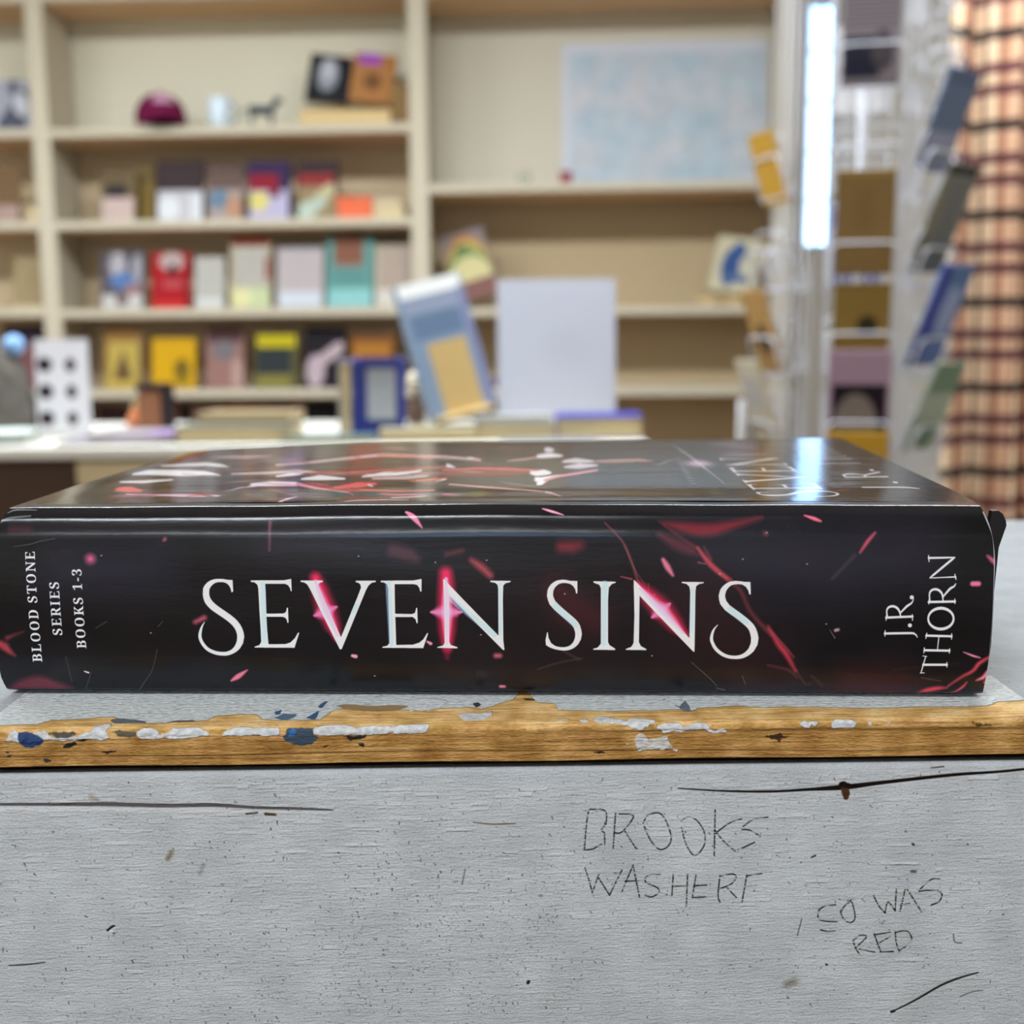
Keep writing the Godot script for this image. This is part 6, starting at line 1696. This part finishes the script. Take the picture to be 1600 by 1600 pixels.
func carved_words(cv: Canvas, dark: Color):
	cv.scratch([130.24,-29.88,0.15,131.05,-21.38,0.15,132.41,-20.42,0.15,134.97,-20.86,0.15,135.14,-23.73,0.15,134.05,-25.44,0.15,134.76,-26.02,0.15,134.88,-28.91,0.15], dark)
	cv.scratch([129.96,-30.11,0.15,132.15,-29.91,0.15,134.12,-28.78,0.15], dark)
	cv.scratch([136.8,-29.8,0.15,137.31,-21.47,0.15], dark)
	cv.scratch([137.06,-26.06,0.15,138.7,-25.96,0.15,141.13,-22.95,0.15,140.96,-21.8,0.15,138.13,-21.59,0.15], dark)
	cv.scratch([139.24,-25.4,0.15,141.89,-29.7,0.15,142.28,-30.05,0.15], dark)
	cv.scratch([143.59,-23.85,0.15,144.67,-22.03,0.15,147.12,-21.49,0.15,148.77,-23.35,0.15,150.02,-27.39,0.15,149.12,-29.69,0.15,147.21,-30.12,0.15,145.27,-27.9,0.15,143.87,-24.71,0.15], dark)
	cv.scratch([152.21,-23.4,0.15,153.95,-22.56,0.15,155.87,-23.45,0.15,157.56,-26.35,0.15,157.5,-29.52,0.15,155.45,-31.81,0.15,153.49,-29.18,0.15,152.35,-25.12,0.15], dark)
	cv.scratch([159.93,-20.93,0.15,159.9,-31.87,0.15], dark)
	cv.scratch([159.92,-26.67,0.15,163.26,-24.13,0.15,165.98,-23.13,0.15], dark)
	cv.scratch([159.9,-25.81,0.15,162.25,-28.72,0.15,164.77,-30.96,0.15], dark)
	cv.scratch([166.29,-25.03,0.15,168.72,-23.34,0.15,171.98,-22.82,0.15], dark)
	cv.scratch([166.14,-25.72,0.15,167.95,-25.92,0.15,170.34,-27.4,0.15], dark)
	cv.scratch([166.23,-30.23,0.15,169.11,-28.82,0.15], dark)
	cv.scratch([130.4,-34.51,0.15,131.34,-37.55,0.15,132.06,-40.48,0.15], dark)
	cv.scratch([132.06,-40.48,0.15,133.53,-36.13,0.15], dark)
	cv.scratch([133.54,-37,0.15,136.02,-41.13,0.15], dark)
	cv.scratch([136.02,-41.13,0.15,138.85,-35.05,0.15], dark)
	cv.scratch([138.88,-40.29,0.15,141.37,-33.92,0.15], dark)
	cv.scratch([141.37,-33.92,0.15,142.91,-41.82,0.15], dark)
	cv.scratch([139.58,-37.79,0.15,142.61,-37.84,0.15], dark)
	cv.scratch([147.54,-36.34,0.15,144.8,-36.47,0.15,144.26,-38.04,0.15,147.03,-39.54,0.15,147.31,-40.71,0.15,145.67,-41.74,0.15,144.18,-41.25,0.15], dark)
	cv.scratch([150.57,-36.38,0.15,150.35,-41.34,0.15], dark)
	cv.scratch([150.44,-39.12,0.15,153.74,-39.29,0.15], dark)
	cv.scratch([153.87,-36.43,0.15,153.7,-44.03,0.15], dark)
	cv.scratch([155.8,-36.64,0.15,155.05,-42,0.15], dark)
	cv.scratch([155.39,-39.2,0.15,158.31,-39.01,0.15], dark)
	cv.scratch([155.05,-42,0.15,158.08,-41.93,0.15], dark)
	cv.scratch([161.3,-36.84,0.15,160.94,-41.5,0.15,161.42,-43.27,0.15], dark)
	cv.scratch([161.31,-36.95,0.15,164.05,-36.41,0.15,165.05,-37.18,0.15,163.82,-38.92,0.15,161.08,-40.04,0.15], dark)
	cv.scratch([163.01,-39.78,0.15,165.15,-42.15,0.15], dark)
	cv.scratch([167.47,-36.64,0.15,166.5,-43.35,0.15], dark)
	cv.scratch([167.47,-36.93,0.15,170.93,-36.4,0.15], dark)
	cv.scratch([167.14,-39.55,0.15,169.73,-39.3,0.15], dark)
	cv.scratch([188.11,-44.27,0.15,185.79,-44.52,0.15,184.28,-45.68,0.15,184.34,-47.74,0.15,186.47,-48.37,0.15,188.58,-48.4,0.15], dark)
	cv.scratch([184.86,-50.41,0.15,186.43,-50.85,0.15,188.21,-50.76,0.15], dark)
	cv.scratch([189.44,-46.05,0.15,190.23,-44.59,0.15,191.57,-43.44,0.15], dark)
	cv.scratch([190.74,-43.42,0.15,191.86,-43.73,0.15,192.71,-47.58,0.15,191.48,-48.74,0.15,189.88,-47.53,0.15,189.27,-45.75,0.15], dark)
	cv.scratch([196.79,-42.16,0.15,198.1,-44.71,0.15,199.62,-46.5,0.15], dark)
	cv.scratch([199.62,-46.5,0.15,200.18,-43.86,0.15,201.93,-45.95,0.15], dark)
	cv.scratch([201.99,-40.66,0.15,201.93,-45.95,0.15], dark)
	cv.scratch([203.05,-46.26,0.15,204.04,-40.69,0.15], dark)
	cv.scratch([204.48,-40.7,0.15,208.05,-46.34,0.15], dark)
	cv.scratch([202.98,-44.49,0.15,205.19,-44.23,0.15], dark)
	cv.scratch([211.85,-38.29,0.15,209.92,-38.44,0.15,207.27,-41.03,0.15], dark)
	cv.scratch([207.28,-41.32,0.15,209.49,-41.06,0.15,212.4,-41.7,0.15,212.1,-43.75,0.15,210.2,-44.72,0.15], dark)
	cv.scratch([192.47,-53.2,0.15,193.08,-54.99,0.15,194.27,-56.92,0.15], dark)
	cv.scratch([192.47,-53.2,0.15,194.09,-51.92,0.15,195.5,-52.36,0.15,193.08,-54.99,0.15], dark)
	cv.scratch([193.93,-55.3,0.15,197.59,-56.14,0.15], dark)
	cv.scratch([197.25,-51.49,0.15,198.36,-54.48,0.15,198.98,-55.98,0.15], dark)
	cv.scratch([197.59,-51.8,0.15,201.02,-51.26,0.15], dark)
	cv.scratch([198.07,-54.18,0.15,201.06,-52.27,0.15], dark)
	cv.scratch([198.87,-56.16,0.15,201.88,-56.03,0.15], dark)
	cv.scratch([202.13,-50.98,0.15,202.53,-53.95,0.15,203.46,-56.47,0.15], dark)
	cv.scratch([202.42,-51.28,0.15,204.91,-51.02,0.15,206.02,-53.41,0.15,203.43,-55.75,0.15], dark)
func board_marks(cv: Canvas, dark: Color, rust: Color):
	cv.stroke([151.5,-15.69,0.09,161.67,-16.44,0.17,171.84,-16.73,0.23,180.55,-16.39,0.29,189.26,-15.91,0.58,196.51,-15.09,0.41,206.65,-14.02,0.35,215.35,-13.22,0.32,224.06,-12.74,0.26,229.86,-12.21,0.23,235.66,-11.68,0.15], Color8(22,14,10), 1, .06, -1.)
	cv.stroke([188.95,-15.29,0.73,189.61,-17.43,0.87,189.64,-18.35,0.58], Color8(70,44,26), 1, .15, -.8)
	cv.stroke([188.52,-15.29,0.58,190.13,-15.61,0.58], Color8(24,14,10), 1, .1, -1.)
	cv.stroke([-4.12,-17.32,0.29,10.19,-17.52,0.34,23.08,-17.7,0.43,35.98,-18.18,0.43,46.05,-18.17,0.43,56.09,-18.92,0.32,66.16,-19.36,0.29,73.36,-19.77,0.12], Color8(92,88,86), 1, .08, -.7)
	cv.stroke([-4.22,-18.68,0.43,15.84,-18.81,0.49,34.48,-19.37,0.43,56.04,-20.13,0.36,71.89,-20.51,0.14], Color8(214,216,218), .9, .2, .25)
	cv.stroke([53.87,-20.4,0.22,56.33,-20.13,0.22], Color8(80,70,58), .9, .1, -.4)
	cv.stroke([58.19,-20.47,0.35,60.34,-20.65,0.29], Color8(84,70,50), 1, .1, -.4)
	cv.stroke([202.51,-70.96,0.15,207.51,-68.3,0.21,213.34,-64.7,0.24,217.74,-62.84,0.22,221.87,-61.63,0.15], Color8(34,32,32), .95, .08, -.6)
	cv.stroke([202.07,-71.12,0.3,202.67,-70.96,0.3], Color8(30,28,26), 1, .1, -.6)
	cv.stroke([217.98,-67.67,0.12,220.91,-66.43,0.15,223.3,-66.15,0.11], Color8(90,90,90), .7, .1, -.4)
	cv.stroke([-2.03,-56.28,0.12,2.52,-56.04,0.18,6.21,-55.63,0.12], Color8(60,58,56), .9, .08, -.5)
	cv.stroke([21.01,-48,0.23,21.93,-47.23,0.26,22.67,-46.93,0.17], Color8(40,40,40), 1, .08, -.8)
	cv.stroke([21.57,-48.32,0.29,22.64,-47.56,0.35], Color8(222,224,226), 1, .1, .2)
	cv.stroke([35.62,-30.84,0.43,36.56,-29.32,0.43], Color8(110,92,60), .8, .5, 0)
	cv.stroke([19.18,-15.83,0.43,20.57,-16.6,0.29], Color8(140,124,96), .7, .5, 0)
	cv.stroke([42.68,-34.49,0.29,43.65,-32.5,0.29], Color8(120,118,108), .6, .5, 0)
	cv.stroke([105.1,-23.11,0.12,109.45,-23.63,0.15,114.53,-23.55,0.12], Color8(90,70,56), .8, .12, -.3)
	cv.stroke([103.06,-34.3,0.12,102.28,-38.01,0.15], Color8(80,80,78), .7, .15, -.3)
	cv.stroke([120.1,-41.08,0.35,120.4,-41.09,0.35], Color8(150,140,110), .9, .2, 0)
	cv.stroke([117.18,-62.49,0.36,117.33,-62.18,0.36], Color8(30,34,36), 1, .1, -.5)
	cv.stroke([177.44,-63.79,0.75,178.91,-63.18,0.75], Color8(96,92,70), .6, .8, 0)
	cv.stroke([182.19,-32.68,0.18,183.06,-32.23,0.23], Color8(50,48,46), .9, .1, -.4)
	cv.stroke([205.28,-29.77,0.26,205.58,-29.93,0.26], Color8(40,38,38), .9, .1, -.4)
	cv.stroke([205.41,-36.44,0.29,206.15,-36.45,0.29], Color8(60,58,56), .9, .3, -.4)
	cv.stroke([186.39,-58.98,0.22,186.55,-59.15,0.22], Color8(40,38,38), .9, .1, -.4)
	cv.stroke([179.49,-51.73,0.13,180.41,-47.64,0.13], Color8(70,68,66), .7, .1, -.4)
	cv.stroke([215.73,-51.98,0.15,216.12,-53.89,0.15,217.77,-54.23,0.15], Color8(90,84,76), .7, .1, -.4)
	cv.stroke([208.73,-11.62,0.12,211.62,-11.36,0.12], Color8(60,50,40), .9, .1, -.3)
func edge_paint() -> Array:
	return [-5.05,1.93,-1.06,2.65,6.76,2.79,8.96,5.83,13.51,6.1,21.01,7.63,22.64,7.57,27.4,3.33,33.34,2.66,36.42,2.98,38.39,4.24,44.81,4,45.98,7.12,52.22,8.72,55.28,8.14,57.74,4.39,66.26,3.62,70.56,3.9,72.62,10.26,74.67,11.59,90.41,10.03,93.44,8.97,97.77,11.16,104.45,11.85,107.02,9.85,109.98,12.59,111.48,14.47,114.54,17.3,116.67,24.35,117.76,24.31,119.95,15.11,124.4,13.47,124.76,8.68,131.8,7.93,136.17,7.29,143.56,7.47,153.24,8.03,155.29,7.01,157.8,8.79,162.84,9.54,165.98,10.37,173.36,8.65,178,9.42,186.59,8.13,196.72,7.26,205.64,7.38,208.73,7.73,217.51,7.38,224.46,8.05,228.12,10.79,234.15,11.53,240.51,12.25]
func edge_flakes(cv: Canvas, white: Color):
	cv.poly([1.12,-2.24,2.22,-0.62,3.51,-0.49,4.45,-1.25,5.26,-1.85,4.91,-2.74,3.23,-2.42], white, 1, 0.12, 0.5)
	cv.poly([5.96,-2.01,7.46,-0.84,9.76,-0.42,10.7,-1.18,12.67,-1.5,14.98,-0.94,16.94,-1.41,20.11,-0.71,20.41,0.96,23.31,2.6,24.16,0.81,23.51,-0.75,24.03,-1.65,22.28,-2.37,19.17,-2.03,15.74,-2.44,11.77,-2.23,9.21,-2.2,6.31,-3.05], white, 1, 0.12, 0.5)
	cv.poly([30.19,-0.84,32.36,-0.13,34.62,-0.6,35.43,-1.36,37.73,-0.94,38.62,-0.21,43.75,-0.13,45.7,-1.04,46.53,-1.5,44.24,-1.62,39.65,-2.3,36.25,-1.96,33.39,-2.22,30.85,-1.89], white, 1, 0.12, 0.5)
	cv.poly([49.1,-1.39,51.42,-0.38,53.72,-0.11,56.84,-0.3,61.97,-0.42,61.78,-1.55,58.78,-1.81,57.36,-1.49,53.94,-1.6,49.66,-1.54], white, 1, 0.12, 0.5)
	cv.poly([69.37,-0.91,72.25,-0.05,75.66,0.15,79.38,-0.59,82.81,-0.19,85.95,-0.53,91.11,0,93.96,0.15,95.53,-0.27,95.09,-1.09,93.65,-1.61,89.93,-1.56,86.79,-1.43,82.49,-1.82,75.34,-1.88,70.48,-1.82,69.64,-1.51], white, 1, 0.12, 0.5)
	cv.poly([72.16,16.03,72.94,16.98,86.98,15.93,89.97,16.3,90.16,13.57,85.6,14.33,81.17,13.54,76.63,13.91,74.95,15.43,73.08,13.57], white, 0, 0.12, 0.5)
	cv.poly([101.8,5.86,103.52,7.18,107.05,7.04,109.39,8.34,109.69,6.48,108.26,2.44,105.38,1.66,103.36,1.74,102.44,4.02], white, 1, 0.12, 0.5)
	cv.poly([89.9,17.3,93.44,19.15,97.17,18,99.07,15.94,97.15,11.66,94.59,9.39,92.16,10.43,90.48,9.09], white, 1, 0.12, 0.5)
	cv.poly([129.27,1.18,131.06,2.01,131.22,0.22,129.77,-0.2], white, 1, 0.12, 0.5)
	cv.poly([132.47,1.51,133.81,3.71,136.04,2.71,138.22,1.28,139.85,0.33,141.17,1.89,144.3,1.5,146.57,0.07,144.99,-0.85,142.69,-1.42,140.39,-1.09,136.94,-0.51,134.65,-0.42,133.21,-0.1], white, 1, 0.12, 0.5)
	cv.poly([124.14,2.28,126.74,2.18,126.95,0.83,124.34,0.49], white, 0.5, 0.12, 0.5)
	cv.poly([146,-1.01,149.01,-0.6,151.02,-0.48,152.47,-1.1,155.33,-0.54,157.64,-0.87,159.39,-1.93,161.39,-1.36,162.33,-2.27,158.82,-2.38,157.07,-1.46,153.05,-1.55,152.48,-1.99,149.6,-1.96,147.88,-2.53,147.58,-1.48], white, 1, 0.12, 0.5)
	cv.poly([141.42,-4.09,142.27,-2.46,143.57,-2.62,144.58,-3.84,146.45,-3.41,148.75,-3.29,149.05,-4.19,150.08,-6.01,148.21,-6.43,144.46,-6.53,142.45,-6.96,141.86,-5.9], white, 0.9, 0.12, 0.5)
	cv.poly([150.09,-6.46,151.53,-6.63,151.39,-6.99,150.52,-6.97], white, 1, 0.12, 0.5)
	cv.poly([178.66,-0.84,180.09,-0.41,182.98,-0.6,182.71,-1.1,179.55,-1.45], white, 1, 0.12, 0.5)
	cv.poly([139.41,-4.82,140.27,-4.83,140.13,-5.28,139.56,-5.21], white, 1, 0.12, 0.5)
	cv.poly([185.74,-1.08,186.72,-0.2,188.15,-0.07,190.47,-0.25,191.5,-1.01,190.51,-1.59,188.21,-1.71,186.47,-1.54], white, 1, 0.12, 0.5)
	cv.poly([193.95,-0.89,195.1,-0.7,194.97,-1.05,194.25,-1.13], white, 1, 0.12, 0.5)
	cv.poly([198.29,-1.01,199.44,-0.87,199.16,-1.2], white, 0.9, 0.12, 0.5)
	cv.poly([227.45,-0.28,228.46,-0.2,228.39,-0.56,227.61,-0.49], white, 1, 0.12, 0.5)
	cv.poly([73.02,14.05,75.29,15.13,81.17,13.54,85.62,14.04,89.89,13.19,87.48,9.67,81.58,9.44,76.07,11.06], Color8(150,122,84), 0.9, 0.25, -0.3)
	cv.poly([3.91,-0.79,5.63,-0.67,8.99,-1.31,9.62,-2.5,8.55,-3.53,6.82,-3.96,5.13,-3.78,4.05,-2.88], Color8(48,74,122), 0.95, 0.15, -0.1)
	cv.poly([4.91,-2.74,5.57,-1.41,6.29,-1.27,5.91,-2.75,6.6,-3.06,8.33,-2.63,9.16,-2.94,7.1,-3.96,5.13,-3.72], Color8(44,66,112), 0.95, 0.15, -0.1)
	cv.poly([62.77,-2.01,63.96,-0.69,65.96,-0.56,69.38,-0.76,69.63,-1.66,70.61,-2.26,69.56,-3.74,67.54,-4.25,65.27,-3.92,63.58,-3.22], Color8(62,80,100), 0.95, 0.15, -0.1)
	cv.poly([63.91,-2.03,64.53,-0.64,65.95,-0.71,65.35,-1.6], Color8(60,120,190), 0.95, 0.15, -0.1)
	cv.poly([59.23,9.84,60.62,11.2,60.6,7.93,59.79,7.5], Color8(62,92,128), 0.95, 0.15, -0.1)
	cv.poly([59.91,5.21,61.7,8.35,64.8,7.31,63.06,3.74], Color8(84,110,136), 0.95, 0.15, -0.1)
	cv.poly([67.22,4.93,68.65,9.01,69.41,9.91,69.4,3.94], Color8(56,90,130), 0.95, 0.15, -0.1)
	cv.poly([68.63,13.26,69.59,17.12,70.44,17.58,69.67,12.27], Color8(60,90,124), 0.95, 0.15, -0.1)
	cv.poly([22.76,5.3,24.39,6.59,29.92,4.57,31.31,2.74,24.68,2.81], Color8(96,104,110), 0.95, 0.15, -0.1)
	cv.poly([35.83,3,37.81,4.27,41.49,4.57,42.4,3.2,38.45,2.9], Color8(100,96,88), 0.95, 0.15, -0.1)
	cv.poly([152.09,12.37,153.15,10.4,155.31,14.68,155.37,6.54,153.54,7.08], Color8(100,112,124), 0.95, 0.15, -0.1)
	cv.poly([14.56,-3.01,16,-2.8,16.97,-3.2,15.64,-3.92,13.62,-4.34,13.37,-3.89], Color8(30,34,38), 0.95, 0.15, -0.1)
	cv.poly([16.88,-2.3,18.33,-1.93,19.45,-2.19,18,-2.61], Color8(34,36,36), 0.95, 0.15, -0.1)
	cv.poly([21.97,-5.2,23.26,-5.07,25.83,-5.01,23.5,-5.76], Color8(44,36,28), 0.95, 0.15, -0.1)
	cv.poly([9.02,-7.12,9.89,-6.98,10.99,-7.59,9.69,-7.79], Color8(40,46,56), 0.95, 0.15, -0.1)
	cv.poly([0.78,-4.92,1.62,-5.17,1.45,-5.46], Color8(50,46,44), 0.95, 0.15, -0.1)
	cv.poly([0.99,-5.97,2.41,-5.98,1.82,-6.37], Color8(56,54,56), 0.95, 0.15, -0.1)
	cv.poly([10.72,-0.88,14.7,-0.79,16.97,-0.96,15.23,-1.39,12.1,-1.49], Color8(88,82,72), 0.95, 0.15, -0.1)
	cv.poly([24.37,-0.76,26.65,-0.65,30.05,-0.84,29.73,-1.49,26.88,-1.54], Color8(96,90,78), 0.95, 0.15, -0.1)
	cv.poly([77.05,-2.05,79.05,-2.08,81.34,-1.96,80.75,-2.7,77.88,-3.11], Color8(36,34,34), 0.95, 0.15, -0.1)
	cv.poly([79.57,-4.02,80.72,-3.89,80.98,-4.64,80.4,-5.08], Color8(40,38,36), 0.95, 0.15, -0.1)
	cv.poly([71.83,-4.52,72.97,-4.44,72.1,-4.91], Color8(50,46,40), 0.95, 0.15, -0.1)
	cv.poly([76.47,-6.98,77.77,-6.9,76.9,-7.25], Color8(40,34,28), 0.95, 0.15, -0.1)
	cv.poly([105.01,14.24,106.05,15.17,106.98,13.19,105.81,11.32], Color8(60,58,52), 0.95, 0.15, -0.1)
	cv.poly([132.36,-6.91,134.09,-6.55,134.95,-6.95,133.52,-7.35], Color8(44,36,30), 0.95, 0.15, -0.1)
	cv.poly([116.69,18.21,119.12,17.62,119.68,16.1,117.86,16.18], Color8(70,64,52), 0.95, 0.15, -0.1)
	cv.poly([170.08,-3.27,171.52,-3.44,174.1,-2.73,175.27,-3.49,176.43,-3.66,174.71,-4.08,174.16,-5.13,173.56,-4.22,172.11,-4.05], Color8(64,44,28), 0.95, 0.15, -0.1)
	cv.poly([217.37,-1.04,220.56,-1.24,222.01,-1.4,219.13,-1.67], Color8(92,66,34), 0.95, 0.15, -0.1)
